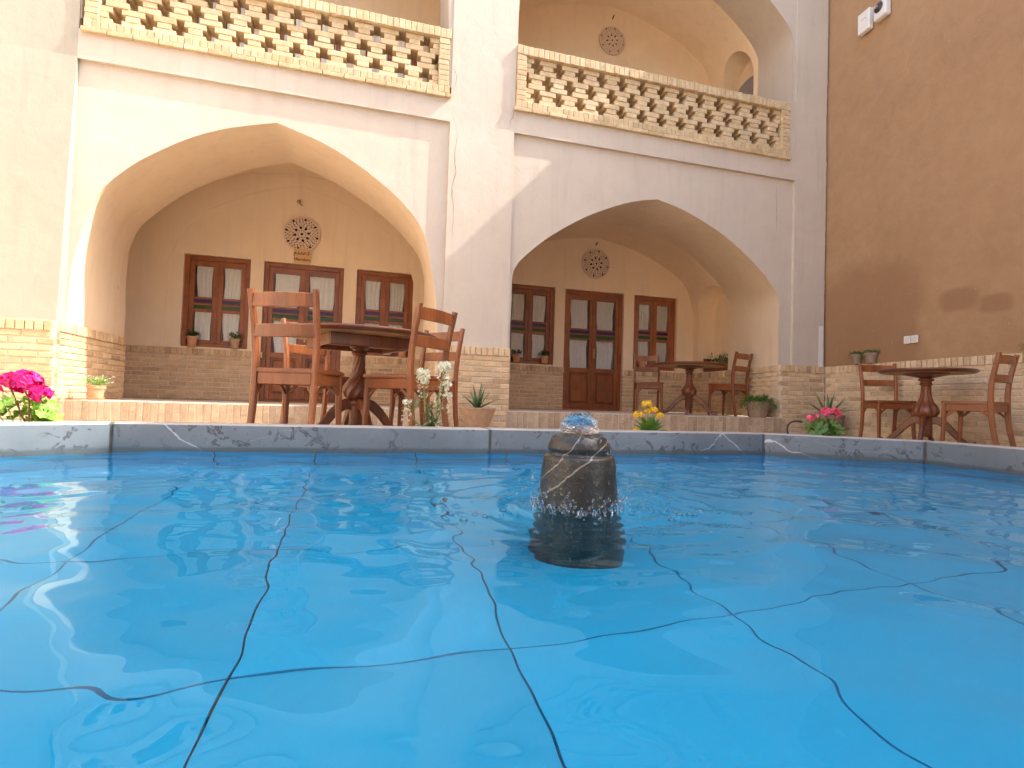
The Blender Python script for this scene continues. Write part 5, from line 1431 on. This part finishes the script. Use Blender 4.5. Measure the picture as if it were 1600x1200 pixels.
geranium('flowering_plant', 'magenta geranium with pale green leaves behind the sunlit rim', (-1.375, -3.12, COURT), [(0.0, -0.05, 0.335, 0.062, 74, 0.024), (0.062, -0.05, 0.285, 0.042, 34, 0.021), (-0.06, -0.03, 0.33, 0.05, 40, 0.022)], 'petal_magenta', 20, 'leaf_bright', 4)
g_ = geranium('flowering_plant', 'pink pelargonium with yellow edged leaves behind the pool rim near the corner', (3.13, -3.18, COURT), [(0.055, -0.04, 0.30, 0.020, 5, 0.040), (0.0, -0.02, 0.315, 0.022, 8, 0.026), (-0.11, 0, 0.268, 0.014, 6, 0.020), (-0.03, 0.02, 0.28, 0.02, 8, 0.015)], 'petal_pink', 26, 'leaf', 9)
# curved dark hoop seen behind the rim
m = MB(); m.tube([tuple(p) for p in catmull([(-0.10, 0, -0.05), (-0.115, 0, 0.06), (-0.08, 0, 0.115), (0.0, 0, 0.135), (0.07, 0, 0.125)], 5)], 0.009, 8)
o = m.build('curved_hoop', MAT['iron'], None, smooth=True); o.location = (4.50, -1.5, -0.13); tag(o, 'small dark curved hoop sticking up behind the rim left of the pink flowers', 'hoop')

# ------------------------------------------------------------------ fittings on the brown wall
wrot = math.atan2(WALL_DIR.y, WALL_DIR.x)         # local +x along the wall towards the camera, local -y away from wall
def onwall(name, label, cat, s, z, group=None):
    return thing(name, label, cat, tuple(wallpt(s, z, 0.012)), wrot, group)
for s, lab in ((1.30, 'white wall socket nearer the corner on the brown wall'), (1.395, 'white wall socket farther from the corner on the brown wall')):
    t = onwall('wall_socket', lab, 'socket', s, 0.982, 'pair of white wall sockets')
    m = MB(); m.cbox(-0.043, 0.043, -0.013, 0.0, -0.045, 0.045, 0.004); m.build('face_plate', MAT['white_plastic'], t)
    m = MB(); m.add([(0.021*math.cos(2*PI*k/24), -0.0135, 0.021*math.sin(2*PI*k/24)) for k in range(24)]+[(0.018*math.cos(2*PI*k/24), -0.0137, 0.018*math.sin(2*PI*k/24)) for k in range(24)], [(k, (k+1) % 24, 24+(k+1) % 24, 24+k) for k in range(24)]); m.build('socket_ring', MAT['grey_plastic'], t)
t = onwall('junction_box', 'plain white junction box high on the brown wall', 'box', 0.68, 5.22); t.scale = (0.86, 0.86, 0.86)
m = MB(); m.cbox(-0.11, 0.11, -0.085, 0, -0.16, 0.16, 0.012); m.build('case', MAT['white_plastic'], t)
m = MB(); m.box(-0.05, 0.05, -0.0865, -0.0852, 0.035, 0.042); m.build('slot', MAT['grey_plastic'], t)
t = onwall('security_camera', 'white security camera with round black lens beside the junction box', 'camera', 0.94, 5.20); t.scale = (0.86, 0.86, 0.86)
m = MB(); m.cbox(-0.11, 0.11, -0.10, 0, -0.13, 0.11, 0.015); m.build('housing', MAT['white_plastic'], t)
m = MB(); prf = [(0.0, 0.034), (0.02, 0.033), (0.05, 0.022), (0.072, 0.006), (0.076, 0.0)]
m.lathe(list(reversed(prf)), 32); o = m.build('lens_dome', MAT['black_plastic'], t, smooth=True); o.location = (-0.015, -0.10, 0.035); o.rotation_euler = (PI/2, 0, 0)
m = MB(); m.lathe([(0.026, 0.034), (0.024, 0.042), (0.0, 0.043)], 24); o = m.build('lens', MAT['grey_plastic'], t, smooth=True); o.location = (-0.015, -0.10, 0.035); o.rotation_euler = (PI/2, 0, 0)

# plain kind names for the upper storey's pieces
for o in list(bld.children):
    if o.name.startswith('upper_floor'): o.name = 'floor_slab'
    elif o.name.startswith('upper_'): o.name = o.name.split('.')[0][6:]
